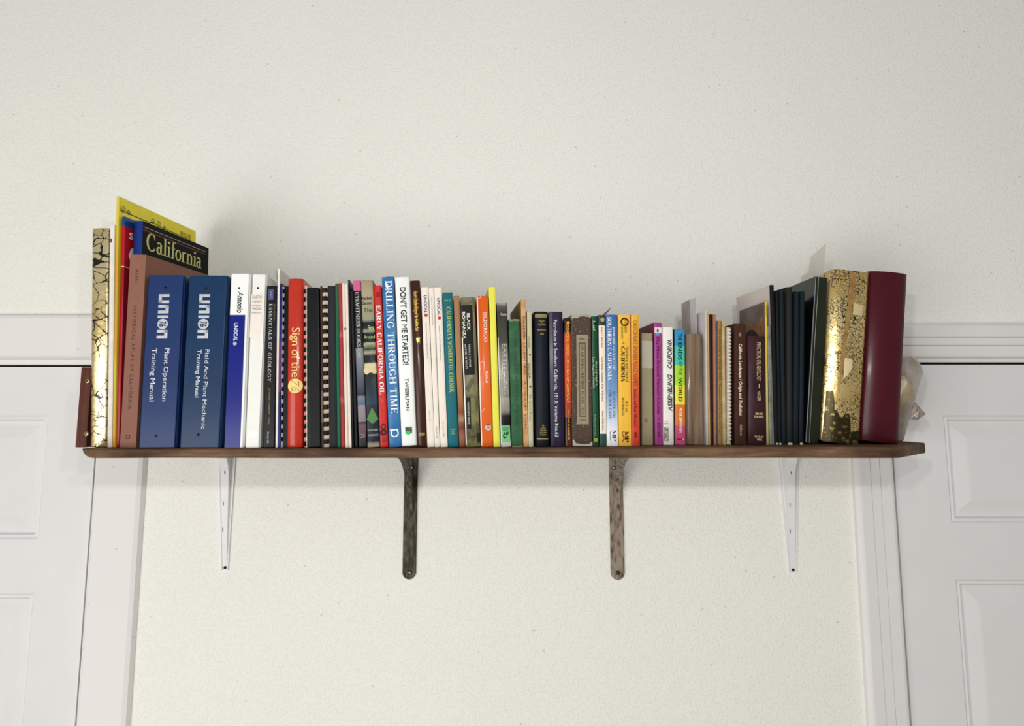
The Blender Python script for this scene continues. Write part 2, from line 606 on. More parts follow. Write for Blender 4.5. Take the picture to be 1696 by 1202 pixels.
        G('w', .84, lambda q: (q.ln(.08, .64, .27, 0, kk), q.ln(.27, 0, .42, .6, n), q.ln(.42, .6, .58, 0, kk), q.ln(.58, 0, .76, .64, n)))
        G('y', .58, lambda q: (q.ln(.08, .64, .3, 0, kk), q.ln(.5, .64, .2, -.3, n)))
        G("'", .24, lambda q: q.ln(.12, .7, .12, 1, kk))
        G('.', .26, lambda q: q.ar(.12, .05, .04, .05, 0, 360, kk, 8))
        G('-', .7, lambda q: q.ln(.08, .42, .6, .42, n * 1.5))
        G(' ', .36, lambda q: None)
        _gl[nm] = g


_build_sans()
_build_serif()


def layout(s, font, slant=0.0, track=0.0):
    """2D verts (u along the line 0..1, v 0 baseline .. 1 capitals) and faces"""
    g = _gl[font]
    fb = _gl['sans']
    pen = 0.0
    V, Fc = [], []
    for ch in s:
        a, vv, ff = g.get(ch) or fb.get(ch) or (0.4, [], [])
        k = len(V)
        V += [(x + pen + slant * y, y) for x, y in vv]
        Fc += [tuple(i + k for i in f) for f in ff]
        pen += a + track
    x0 = min(v[0] for v in V)
    x1 = max(v[0] for v in V)
    return [((x - x0) / (x1 - x0), y) for x, y in V], Fc


# ------------------------------------------------------------------ the setting
floor = structure(obj('floor', boxv(-3.2, 3.2, -3.2, 1.6, -0.1, 0.0), BOXF, M('a89e90', 0.6)))

LD_R = (P(163.2, 770, YWALL).x + P(143.5, 1020, YWALL).x) / 2      # opening edge of the door on the left
LC_R = (P(237, 770, YWALL - .016).x + P(222, 1020, YWALL - .016).x) / 2
LD_T = P(100, 594.5, YWALL).z
LH_T = P(100, 518.5, YWALL - .016).z
RD_L = (P(1476.5, 770, YWALL).x + P(1491, 1020, YWALL).x) / 2
RC_L = (P(1417, 770, YWALL - .02).x + P(1431, 1020, YWALL - .02).x) / 2
RD_T = P(1560, 592.5, YWALL).z
RH_T = P(1560, 535, YWALL - .02).z
LD_L, RD_R = LD_R - 0.80, RD_L + 0.80

out = [(-3.2, 0), (LD_L, 0), (LD_L, LD_T), (LD_R, LD_T), (LD_R, 0), (RD_L, 0), (RD_L, RD_T), (RD_R, RD_T), (RD_R, 0), (3.2, 0), (3.2, 3.0), (-3.2, 3.0)]
nw = len(out)
wv_ = [Vector((x, YWALL, z)) for x, z in out] + [Vector((x, YWALL + .13, z)) for x, z in out]
wf = [tuple(range(nw)), tuple(range(2 * nw - 1, nw - 1, -1))] + [(i, i + nw, (i + 1) % nw + nw, (i + 1) % nw) for i in range(nw)]
structure(obj('wall_back', wv_, wf, WALLM), 'off-white textured plaster wall behind the shelf')


def sweep_frame(name, prof, xi, zi, side, z0, xfar, mat, parent=None, smooth=False, hk=1.0):
    """casing profile (distance out from the opening, depth off the wall) swept up the jamb and mitred over the head"""
    V, Fc = [], []
    for d, h in prof:
        sx = xi + side * d
        V += [Vector((sx, YWALL - h, z0)), Vector((sx, YWALL - h, zi + d * hk)), Vector((xfar, YWALL - h, zi + d * hk))]
    n = len(prof)
    for i in range(n - 1):
        a, b = 3 * i, 3 * (i + 1)
        for j in range(2):
            q = (a + j, a + j + 1, b + j + 1, b + j)
            Fc.append(q if side < 0 else q[::-1])
    o = obj(name, V, Fc, mat, parent, smooth)
    return o


wl = LC_R - LD_R
profL = [(-.012, -.06), (-.012, -.011), (-.001, -.011), (.0, .006), (.004, .013), (.008, .016), (wl - .012, .016), (wl - .004, .012), (wl, .003), (wl, -.002)]
structure(sweep_frame('trim_1', profL, LD_R, LD_T, 1, 0.0, LD_L - wl, CASEL, hk=(LH_T - LD_T) / wl), 'flat white door casing on the left, painted with wall texture')
wr = RD_L - RC_L
s_ = wr / 77.0
profR = [(-.010, -.06), (-.010, -.011), (-.001, -.011), (.0, .004), (.002, .009), (.007, .011), (wr * .33, .013), (wr * .345, .009), (wr * .37, .0135), (wr * .575, .0155), (wr * .59, .0115), (wr * .615, .016), (wr * .88, .019), (wr * .93, .018), (wr, .012), (wr, -.002)]
structure(sweep_frame('trim_2', profR, RD_L, RD_T, -1, 0.0, RD_R + wr, TRIM, hk=(RH_T - RD_T) / wr), 'white fluted door casing on the right')


def panel(name, x0, x1, z0, z1, yf, parent):
    """sunk moulding and raised field of a moulded door"""
    steps = [(0, 0), (.004, .004), (.009, .003), (.013, .010), (.020, .011), (.046, .004), (.050, .0035)]
    V, Fc = [], []
    for d, h in steps:
        V += [Vector((x0 + d, yf + h, z0 + d)), Vector((x1 - d, yf + h, z0 + d)), Vector((x1 - d, yf + h, z1 - d)), Vector((x0 + d, yf + h, z1 - d))]
    for i in range(len(steps) - 1):
        for j in range(4):
            a, b = 4 * i + j, 4 * i + (j + 1) % 4
            Fc.append((a, b, b + 4, a + 4))
    k = 4 * (len(steps) - 1)
    Fc.append((k, k + 1, k + 2, k + 3))
    return obj(name, V, Fc, DOORM, parent)


def door(name, x0, x1, ztop, yf, stile, rails, label):
    """rails: (z0, z1) list of horizontal rails from the floor up"""
    r = empty(name, (0, 0, 0))
    structure(r, label)
    g = .003
    T = .035
    obj('gap_shade_backing', boxv(x0 - .02, x1 + .02, yf + T + .001, yf + T + .02, 0, ztop + .03), BOXF, GAPM, r)  # added dark panel behind the door, painting the shade in the gap
    mid = (x0 + x1) / 2
    hs = stile * .5
    cols = [(x0 + stile, mid - hs), (mid + hs, x1 - stile)]
    obj('stile', boxv(x0, x0 + stile, yf, yf + T, g, ztop), BOXF, DOORM, r)
    obj('stile', boxv(x1 - stile, x1, yf, yf + T, g, ztop), BOXF, DOORM, r)
    for (a, b) in rails:
        obj('rail', boxv(x0 + stile, x1 - stile, yf, yf + T, a, b), BOXF, DOORM, r)
    for (r0, r1) in zip(rails, rails[1:]):
        obj('mullion', boxv(mid - hs, mid + hs, yf, yf + T, r0[1], r1[0]), BOXF, DOORM, r)
        for c0, c1 in cols:
            panel('panel', c0, c1, r0[1], r1[0], yf, r)
    return r


YD = YWALL + .012
l_st = LD_R - .016 - P(80, 690, YD).x
l_top = P(75, 687.5, YD).z
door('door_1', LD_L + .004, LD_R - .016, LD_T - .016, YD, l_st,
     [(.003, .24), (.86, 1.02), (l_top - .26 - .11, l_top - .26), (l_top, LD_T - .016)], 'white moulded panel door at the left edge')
r_st = P(1563, 700, YD).x - (RD_L + .014)
rp0, rp1, rp2 = P(1565, 687.5, YD).z, P(1572, 866, YD).z, P(1581, 959.5, YD).z
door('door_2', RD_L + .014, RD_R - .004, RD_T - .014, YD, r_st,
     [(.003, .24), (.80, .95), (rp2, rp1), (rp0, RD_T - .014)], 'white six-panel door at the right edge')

# ------------------------------------------------------------------ the plank shelf
PLANK = wood('old_plank', '52392a', '785a42', '94785a', 'X', 0.65)
xl, xr = P(133, 750, YF).x, P(1533.5, 745, 1.25).x
xcut = P(1488, 745, YF).x
zb = P(700, 758.3, YF).z
secs = []
NS = 110
for i in range(NS + 1):
    t = i / NS
    x = xl + .024 * t * NS / 14 if i <= 14 else xl + .024 + (xr - xl - .024) * (i - 14) / (NS - 14)
    ft = mnoise.noise(Vector((x * 9, 1.3, 0))) * .0011
    yv = YF + mnoise.noise(Vector((x * 6, 7.7, 0))) * .0022
    top, bot = shelf_z(x), zb + ft * .6
    # worn, rounded left end
    dl = (x - xl)
    if dl < .022:
        q = 1 - dl / .022
        bot += (1 - math.sqrt(max(0, 1 - q * q))) * .013
        yv += q * q * .006
    if x > xcut:                       # the front right corner is sawn off at a slant
        q = (x - xcut) / (xr - xcut)
        yv += q * (1.25 - YF) + mnoise.noise(Vector((x * 60, 3.1, 0))) * .004
    secs.append((x, top, bot, yv))
V, Fc = [], []
ch = .0022
for (x, top, bot, yv) in secs:
    j = random.uniform(-.0004, .0004)
    V += [Vector((x, yv + ch, top)), Vector((x, yv + j, top - ch)), Vector((x, yv + j, bot + ch)), Vector((x, yv + ch * 1.3, bot)),
          Vector((x, YWALL - .002, bot)), Vector((x, YWALL - .002, top))]
for i in range(NS):
    for j in range(6):
        a, b = 6 * i + j, 6 * i + (j + 1) % 6
        Fc.append((a, b, b + 6, a + 6))
Fc.append((5, 4, 3, 2, 1, 0))
Fc.append(tuple(6 * NS + j for j in range(6)))
tag(obj('plank_shelf', V, Fc, PLANK), 'long worn brown wooden plank shelf carrying the row of books', 'shelf')

# end block of dark stained wood with two screws
EB = wood('stained_block', '4c2212', '703820', '935234', 'Z', 0.4)
yb = 1.16
bx0, bx1 = P(127.6, 700, yb).x, P(127.6, 700, yb).x + .018
bz1 = P(140, 608, yb).z
bz0 = shelf_z(bx1) + .0004
blk = empty('bookend_block', ((bx0 + bx1) / 2, yb, bz0))
tag(blk, 'dark stained wooden upright block with two screws at the left end of the shelf', 'bookend')
bevel_box('board', -(bx1 - bx0) / 2, (bx1 - bx0) / 2, 0, .14, 0, bz1 - bz0, .0012, EB, blk)
SCREW = M('c9b58a', 0.35, metal=0.8)
DARK = M('15110f', 0.6)


def screw_head(parent, x, y, z, r, mat, cross=True, name='screw'):
    """pan-head seen from the front (-y)"""
    V, Fc = [], []
    n = 14
    for k, (rr, d) in enumerate(((1.0, 0), (1.0, .25), (.8, .5), (.4, .62))):
        for i in range(n):
            a = 2 * math.pi * i / n
            V.append(Vector((x + r * rr * math.cos(a), y - d * r, z + r * rr * math.sin(a))))
    for k in range(3):
        for i in range(n):
            Fc.append((k * n + i, k * n + (i + 1) % n, (k + 1) * n + (i + 1) % n, (k + 1) * n + i))
    Fc.append(tuple(3 * n + i for i in range(n)))
    s = obj(name, V, Fc, mat, parent)
    if cross:
        vv, ff = [], []
        for a in (math.radians(40), math.radians(130)):
            c, q = math.cos(a), math.sin(a)
            k = len(vv)
            L_, W_ = r * .62, r * .15
            vv += [Vector((x + c * u - q * w, y - r * .66, z + q * u + c * w)) for u, w in ((-L_, -W_), (L_, -W_), (L_, W_), (-L_, W_))]
            ff.append((k, k + 1, k + 2, k + 3))
        obj('screw_slot', vv, ff, DARK, s)
    return s


for (sx, sy) in ((145.8, 631), (143.6, 718)):
    q = P(sx, sy, yb)
    screw_head(blk, q.x - blk.location.x, -.0003, q.z - bz0, .0038, SCREW)

# ------------------------------------------------------------------ brackets
ZU = zb - .001            # underside of the plank


def steel_bracket(px_t0, px_t1, px_b0, px_b1, py_b, label):
    """white pressed-steel bracket: tapering wall leg with a deep rib, arm under the plank"""
    W = M('e9e9ea', 0.35, var=0.03, scale=30)
    a0, a1 = P(px_t0, 762, YWALL).x, P(px_t1, 762, YWALL).x
    b0, b1 = P(px_b0, py_b, YWALL).x, P(px_b1, py_b, YWALL).x
    zt, zbm = ZU, P(px_b0, py_b, YWALL).z
    r = empty('shelf_bracket', ((b0 + b1) / 2, YWALL, zbm))
    tag(r, label, 'bracket', 'white pressed-steel brackets')
    ox, oy, oz = r.location
    # wall leg with rolled edges
    V, Fc = [], []
    n = 14
    for i in range(n + 1):
        t = i / n
        z = zbm + (zt - zbm) * t
        l, q = b0 + (a0 - b0) * t, b1 + (a1 - b1) * t
        prof = [(l, .0), (l, .0045), (l + .0018, .0045), (l + .003, .002), (q - .003, .002), (q - .0018, .0045), (q, .0045), (q, 0)]
        V += [Vector((x - ox, -h, z - oz)) for x, h in prof]
    for i in range(n):
        for j in range(7):
            a = 8 * i + j
            Fc.append((a, a + 1, a + 9, a + 8))
    Fc.append(tuple(range(8)))
    obj('wall_leg', V, Fc, W, r)
    # rib that deepens toward the arm
    V, Fc = [], []
    for i in range(n + 1):
        t = .04 + .96 * i / n
        z = zbm + (zt - zbm) * t
        l, q = b0 + (a0 - b0) * t, b1 + (a1 - b1) * t
        m_, w = (l + q) / 2, (q - l) * .24 + .0005
        d = .0035 + .012 * t + .030 * max(0, (t - .72) / .28) ** 2.6
        V += [Vector((m_ - w * 1.25 - ox, -.002, z - oz)), Vector((m_ - w - ox, -d, z - oz)), Vector((m_ + w - ox, -d, z - oz)), Vector((m_ + w * 1.25 - ox, -.002, z - oz))]
    for i in range(n):
        for j in range(3):
            a = 4 * i + j
            Fc.append((a, a + 1, a + 5, a + 4))
    Fc += [(0, 3, 2, 1)]
    obj('rib', V, Fc, W, r)
    # arm below the plank
    V, Fc = [], []
    for i in range(9):
        t = i / 8
        y = -.002 - .25 * t
        hw = (a1 - a0) / 2 * (1 - .6 * t)
        m_ = (a0 + a1) / 2
        V += [Vector((m_ - hw - ox, y, zt - oz)), Vector((m_ + hw - ox, y, zt - oz)), Vector((m_ + hw - ox, y, zt - .0025 - oz)),
              Vector((m_ + hw * .5 - ox, y, zt - .003 - .020 * (1 - t) - oz)), Vector((m_ - hw * .5 - ox, y, zt - .003 - .020 * (1 - t) - oz)), Vector((m_ - hw - ox, y, zt - .0025 - oz))]
    for i in range(8):
        for j in range(6):
            a, b = 6 * i + j, 6 * i + (j + 1) % 6
            Fc.append((a, b, b + 6, a + 6))
    Fc += [tuple(range(6)), tuple(48 + j for j in range(6))]
    obj('arm', V, Fc, W, r)
    screw_head(r, 0.0006, -.003, .006, .0031, DARK, False)
    for cz, cx, cw in ((.79, .1, .0022), (.52, -.5, .0012), (.30, -.9, .0014)):
        t = .04 + .96 * cz
        l, q = b0 + (a0 - b0) * t, b1 + (a1 - b1) * t
        w = (q - l) * .24
        d = .0035 + .012 * t + .030 * max(0, (t - .72) / .28) ** 2.6
        cxm, czm = (l + q) / 2 + cx * w * .8 - ox, zbm + (zt - zbm) * t - oz
        obj('paint_chip', [Vector((cxm + dx * cw, -d - .0009, czm + dz * .005)) for dx, dz in ((-.5, 1), (.6, .8), (.5, -.7), (.1, -1), (-.3, -.2))], [(0, 4, 3, 2, 1)], M('4a3c3a', .7), r)
    for sx in (a0 + .004, a1 - .005):
        screw_head(r, sx - ox, -.004, zt - oz - .0045, .0034, M('5a3a34', .5), False)
    return r


steel_bracket(361.5, 391, 367.5, 378.5, 944, 'white pressed-steel bracket under the blue ring binders at the left')
steel_bracket(1287, 1322, 1306.5, 1318.5, 948, 'white pressed-steel bracket at the right with chipped paint, under the dark slim books')


def iron_bracket(px0, px1, py_b, base, alt, amt, label, screws, holes=True):
    mt = M(base, 0.6, metal=0.15, alt=alt, altamt=amt, scale=150, bump=0.8, stretch=(1, 1, .3))
    x0, x1 = P(px0, 860, YWALL).x, P(px1, 860, YWALL).x
    zbm = P(px0, py_b, YWALL).z
    xm, hw = (x0 + x1) / 2, (x1 - x0) / 2
    r = empty('shelf_bracket', (xm, YWALL, zbm))
    tag(r, label, 'bracket', 'old iron brackets')
    H = ZU - zbm
    # leg with rounded foot
    ring = []
    for i in range(13):
        a = math.pi + math.pi * i / 12
        ring.append((hw * math.cos(a), hw + hw * math.sin(a)))
    ring += [(hw, H), (-hw, H)]
    bm = bmesh.new()
    fv = [bm.verts.new((x, -.0055, z)) for x, z in ring]
    f = bm.faces.new(fv)
    ex = bmesh.ops.extrude_face_region(bm, geom=[f])
    for v in ex['geom']:
        if isinstance(v, bmesh.types.BMVert):
            v.co.y = -.0002
    ed = [e for e in bm.edges if all(abs(v.co.y + .0055) < 1e-6 for v in e.verts)]
    bmesh.ops.bevel(bm, geom=ed, offset=.0016, segments=2, profile=.5, affect='EDGES')
    obj_bm('wall_leg', bm, mt, r)
    bevel_box('arm', -hw, hw, -.205, -.0003, H - .005, H, .0012, mt, r, 1)
    # curved brace between leg and arm
    bm = bmesh.new()
    pts = []
    n = 18
    A0, A1 = Vector((0, -.004, H - .150)), Vector((0, -.175, H - .006))
    C0, C1 = Vector((0, -.012, H - .055)), Vector((0, -.075, H - .012))
    prev = None
    for i in range(n + 1):
        t = i / n
        p = A0 * (1 - t) ** 3 + C0 * 3 * t * (1 - t) ** 2 + C1 * 3 * t * t * (1 - t) + A1 * t ** 3
        d = ((C0 - A0) * (1 - t) ** 2 + (C1 - C0) * 2 * t * (1 - t) + (A1 - C1) * t * t).normalized()
        nn = Vector((0, d.z, -d.y)) * -1
        w = hw * (.40 + .08 * math.sin(math.pi * t))
        th = .0032
        ringv = [bm.verts.new(p + Vector((sx * w, 0, 0)) + nn * (sn * th)) for sx, sn in ((-1, -1), (1, -1), (1, 1), (-1, 1))]
        if prev:
            for j in range(4):
                bm.faces.new((prev[j], prev[(j + 1) % 4], ringv[(j + 1) % 4], ringv[j]))
        else:
            bm.faces.new(ringv)
        prev = ringv
    bm.faces.new(prev)
    obj_bm('brace', bm, mt, r)
    for (sx, sy, m2) in screws:
        off = .0056
        q = P(sx, sy, YWALL - off)
        screw_head(r, q.x - xm, -off + .0004, q.z - zbm, .0043, DARK, False, 'screw_hole')
        screw_head(r, q.x - xm - .0004, -off - .0008, q.z - zbm + .0003, .0029, m2, False)
    return r


iron_bracket(668.6, 690.6, 958.5, '4b463c', '7b7566', .20, 'dark rusty iron bracket under the middle of the shelf', ((682.5, 774, M('b9aaa2', .5)), (679, 948, M('b9aaa2', .5))))
iron_bracket(1009.8, 1032.2, 959.5, 'a79b8c', '6a4630', .16, 'pale chipped-paint iron bracket with rust to the right of the middle', ((1016.3, 774.5, M('d2c6bc', .5)), (1023.3, 948.5, M('5a4c46', .5))))

# ------------------------------------------------------------------ books
class Book:
    pass


ALLB = []


def book(name, TL, TR, yT, BL, BR, Y, D, label, cat='book', yaw=6.0, pitch=0.0, bulge=0.0, group='books on the plank shelf'):
    b = Book()
    xb = (BL + BR) / 2
    xt = (TL + TR) / 2
    pb0 = P(xb, 741, Y)
    zs = shelf_z(pb0.x)
    # pixel row of the shelf top at this depth
    pyb = proj((pb0.x, Y, zs))[1]
    dh = math.sin(math.radians(pitch)) * (P(xt, yT, Y).z - zs) / 2     # tipped forward: the foot stands further back
    Yb, Yt = Y + dh, Y - dh
    pyb = proj((P(xb, pyb, Yb).x, Yb, zs))[1]
    pb = P(xb, pyb, Yb)
    pt = P(xt, yT, Yt)
    lean = math.atan2(pt.x - pb.x, pt.z - pb.z)
    wb = P(BR, pyb, Yb).x - P(BL, pyb, Yb).x
    wt = P(TR, yT, Yt).x - P(TL, yT, Yt).x
    b.w = max(.0012, ((wb + wt) / 2) * math.cos(lean) - .0004)
    b.h = (pt.z - pb.z) / math.cos(lean) - b.w / 2 * abs(math.sin(lean))
    lift = b.w / 2 * abs(math.sin(lean)) + .0002
    b.D, b.bulge, b.yT, b.yB = D, bulge, yT, pyb
    b.taper = 1.0
    b.root = empty(name, (pb.x, Yb, zs + lift), (math.radians(pitch), lean, math.radians(yaw)))
    tag(b.root, label, cat, group)
    b.parts = {}
    ALLB.append(b)
    return b


def bz(b, py):
    return (b.yB - py) / (b.yB - b.yT) * b.h


def front_y(b, x):
    return -b.bulge * max(0.0, 1 - (2 * x / b.w) ** 2)


def tx(b, v):
    """taper toward the fore-edge"""
    k = 1 - (1 - b.taper) * max(0, v.y) / b.D
    return Vector((v.x * k, v.y, v.z))


def spine(b, mat, back=.0022, ragged=0.0, name='spine', nx=10, z0=0.0, z1=None, lip=0.0):
    z1 = b.h if z1 is None else z1
    nx = nx if (b.bulge or ragged) else 4
    if ragged:
        nx = 18
    V, Fc = [], []
    rows = [(z0, 1.0), (z0 + .0012, 0.0), (z1 - .0012, 0.0), (z1, 1.0)]
    rnd = random.Random(int(b.w * 1e6) + int(b.h * 1e5))
    hw = b.w / 2
    for z, edge in rows:
        for i in range(nx + 1):
            x = -hw + b.w * i / nx
            zz = z
            if ragged and edge:
                zz += rnd.uniform(-ragged, ragged * .4) * (1 if z > b.h / 2 else -.4)
                if z < b.h / 2:
                    zz = max(zz, 0)
            y = front_y(b, x) + edge * .0004 + lip
            # rounded vertical corners
            if i in (0, nx):
                y += min(.0008, b.w * .12)
            V.append(Vector((x, y, zz)))
    n = nx + 1
    R = len(rows)
    for r in range(R - 1):
        for i in range(nx):
            a = r * n + i
            Fc.append((a, a + 1, a + n + 1, a + n))
    # back
    k = len(V)
    for z, edge in rows:
        V += [Vector((-hw, back, z)), Vector((hw, back, z))]
    for r in range(R - 1):
        a = k + 2 * r
        Fc.append((a + 1, a, a + 2, a + 3))
        Fc.append((r * n, (r + 1) * n, a + 2, a))
        Fc.append((r * n + nx, a + 1, a + 3, (r + 1) * n + nx))
    Fc.append(tuple(range(nx, -1, -1)) + (k, k + 1))
    t0 = (R - 1) * n
    Fc.append(tuple(range(t0, t0 + nx + 1)) + (k + 2 * R - 1, k + 2 * R - 2))
    s = obj(name, V, Fc, mat, b.root, smooth=False)
    if b.bulge:
        for p in s.data.polygons:
            if abs(p.normal.z) < .5 and p.normal.y < 0:
                p.use_smooth = True
    b.parts['spine'] = s
    return s


def covers(b, mat, t=.0022, y0=.0022, top=0.0, mat2=None, front='front_cover', backn='back_cover'):
    hw = b.w / 2
    t = min(t, b.w * .3)
    a = obj(backn, [tx(b, v) for v in boxv(-hw, -hw + t, y0, b.D, 0, b.h - top)], BOXF, mat, b.root)
    c = obj(front, [tx(b, v) for v in boxv(hw - t, hw, y0, b.D, 0, b.h - top)], BOXF, mat2 or mat, b.root)
    b.parts['left'], b.parts['right'] = a, c
    b.t = t
    return a, c


def pages(b, mat=None, inset=.003, fore=.004, y0=.0023, wavy=0.0):
    hw = b.w / 2 - b.t - .0001
    if hw < .0003:
        return None
    p = obj('pages', [tx(b, v) for v in boxv(-hw, hw, y0, b.D - fore, max(.0003, inset * .9), b.h - inset)], BOXF, mat or PAGES, b.root)
    b.parts['pages'] = p
    return p


def hardback(b, mat, cov=None, pg=None, ragged=0.0, t=.0025):
    spine(b, mat, ragged=ragged)
    covers(b, cov or mat, t)
    pages(b, pg)
    return b


def softback(b, mat, cov=None, pg=None, ragged=0.0):
    spine(b, mat, back=.0008, ragged=ragged)
    covers(b, cov or mat, .0006, .0008)
    pages(b, pg, .0004, .0006, .0009)
    return b


def onspine(b, pts, faces, mat, name, parent=None, eps=.0007):
    """pts in (x, z) of the spine face"""
    if b.bulge > .0004:
        # cut into columns so that the print follows the rounded spine
        bm = bmesh.new()
        vv = [bm.verts.new((x, 0, z)) for x, z in pts]
        for f in faces:
            try:
                bm.faces.new([vv[i] for i in f])
            except ValueError:
                pass
        x0, x1 = min(p[0] for p in pts), max(p[0] for p in pts)
        for i in range(1, 16):
            x = -b.w / 2 + b.w * i / 16
            if x0 < x < x1:
                bmesh.ops.bisect_plane(bm, geom=list(bm.verts) + list(bm.edges) + list(bm.faces), plane_co=(x, 0, 0), plane_no=(1, 0, 0))
        bm.verts.index_update()
        V = [Vector((v.co.x, front_y(b, v.co.x) - eps, v.co.z)) for v in bm.verts]
        faces = [tuple(v.index for v in f.verts) for f in bm.faces]
        bm.free()
        return obj(name, V, faces, mat, parent or b.parts['spine'])
    V = [Vector((x, front_y(b, x) - eps, z)) for x, z in pts]
    return obj(name, V, faces, mat, parent or b.parts['spine'])


def text(b, s, y0, y1, mat, c=.5, hf=.5, font='sans', d='down', slant=0.0, track=0.0, name='title_lettering', eps=.0007):
    """lettering on the spine between two pixel rows; c centre across (0 left..1 right), hf height of capitals over the spine width"""
    if isinstance(mat, str):
        mat = M(mat, .5, var=.03)
    V2, Fc = layout(s, font, slant, track)
    za, zb_ = bz(b, y0), bz(b, y1)
    H = hf * b.w
    xc = (c - .5) * b.w
    pts = []
    for u, v in V2:
        if d == 'down':
            pts.append((xc + (v - .5) * H, za + (zb_ - za) * u))
        elif d == 'up':
            pts.append((xc - (v - .5) * H, zb_ + (za - zb_) * u))
        else:       # across: hf = width fraction
            pts.append((xc + (u - .5) * H, zb_ + (za - zb_) * v))
    return onspine(b, pts, Fc, mat, name, eps=eps)


def patch(b, y0, y1, x0, x1, mat, name='label', eps=.0004, jag=0.0, parent=None):
    """thin printed or pasted piece on the spine; x0,x1 fractions"""
    if isinstance(mat, str):
        mat = M(mat, .6)
    n = 8
    za, zb_ = bz(b, y1), bz(b, y0)
    rnd = random.Random(int(y0 * 10 + x0 * 100))
    pts, Fc = [], []
    for i in range(n + 1):
        x = (x0 + (x1 - x0) * i / n - .5) * b.w
        pts += [(x, za + rnd.uniform(-jag, jag)), (x, zb_ + rnd.uniform(-jag, jag))]
    for i in range(n):
        Fc.append((2 * i, 2 * i + 2, 2 * i + 3, 2 * i + 1))
    return onspine(b, pts, Fc, mat, name, parent, eps)


def disc(b, y, c, rpx, mat, name='disc', eps=.0005, inner=0.0, ry=1.0, parent=None):
    if isinstance(mat, str):
        mat = M(mat, .5, var=.03)
    k = b.h / (b.yB - b.yT)
    r = rpx * k
    zc = bz(b, y)
    xc = (c - .5) * b.w
    n = 22
    pts, Fc = [], []
    if inner:
        for i in range(n):
            a = 2 * math.pi * i / n
            pts += [(xc + r * math.cos(a), zc + r * ry * math.sin(a)), (xc + r * inner * math.cos(a), zc + r * inner * ry * math.sin(a))]
        for i in range(n):
            j = (i + 1) % n
            Fc.append((2 * i, 2 * j, 2 * j + 1, 2 * i + 1))
    else:
        pts = [(xc + r * math.cos(2 * math.pi * i / n), zc + r * ry * math.sin(2 * math.pi * i / n)) for i in range(n)]
        Fc = [tuple(range(n))]
    return onspine(b, pts, Fc, mat, name, parent, eps)


def poly(b, pts, mat, name='printed_shape', eps=.0006, parent=None):
    """polygon: (fraction across, pixel row)"""
    if isinstance(mat, str):
        mat = M(mat, .5)
    return onspine(b, [((x - .5) * b.w, bz(b, y)) for x, y in pts], [tuple(range(len(pts)))], mat, name, parent, eps)


def star(b, y, c, rpx, mat):
    k = b.h / (b.yB - b.yT)
    pts = []
    for i in range(10):
        r = rpx * k * (1 if i % 2 == 0 else .42)
        a = math.pi / 2 + math.pi * i / 5
        pts.append(((c - .5) * b.w + r * math.cos(a), bz(b, y) + r * math.sin(a)))
    return onspine(b, pts, [tuple(range(10))], M(mat, .6), 'star', None, .0006)


def rivet(b, px_y, c, r=.0045, mat=None, parent=None):
    z = bz(b, px_y)
    x = (c - .5) * b.w
    V, Fc = [], []
    n = 16
    prof = [(1.25, 0.0), (1.2, .12), (.95, .16), (.9, .02), (.62, .0), (.5, .2), (.2, .3)]
    for rr, dd in prof:
        for i in range(n):
            a = 2 * math.pi * i / n
            V.append(Vector((x + r * rr * math.cos(a), front_y(b, x) - .0004 - dd * r, z + r * rr * math.sin(a))))
    for k in range(len(prof) - 1):
        for i in range(n):
            Fc.append((k * n + i, k * n + (i + 1) % n, (k + 1) * n + (i + 1) % n, (k + 1) * n + i))
    Fc.append(tuple((len(prof) - 1) * n + i for i in range(n)))
    return obj('rivet', V, Fc, mat or M('16171c', .25, metal=.6), parent or b.parts['spine'], True)


def side(b, pts, faces, mat, name, right=True, eps=.0003, parent=None):
    """flat print on a cover face; pts (y depth, z)"""
    hw = b.w / 2
    V = []
    for y, z in pts:
        p = tx(b, Vector((hw if right else -hw, y, z)))
        V.append(Vector((p.x + (eps if right else -eps), y, z)))
    if isinstance(mat, str):
        mat = M(mat, .5)
    return obj(name, V, faces, mat, parent or b.parts['right' if right else 'left'])


def ribbon2(path, w):
    pts, Fc = [], []
    n = len(path)
    for i, (x, y) in enumerate(path):
        a, c = path[max(0, i - 1)], path[min(n - 1, i + 1)]
        dx, dy = c[0] - a[0], c[1] - a[1]
        l = math.hypot(dx, dy) or 1
        pts += [(x - dy / l * w / 2, y + dx / l * w / 2), (x + dy / l * w / 2, y - dx / l * w / 2)]
    for i in range(n - 1):
        Fc.append((2 * i, 2 * i + 1, 2 * i + 3, 2 * i + 2))
    return pts, Fc


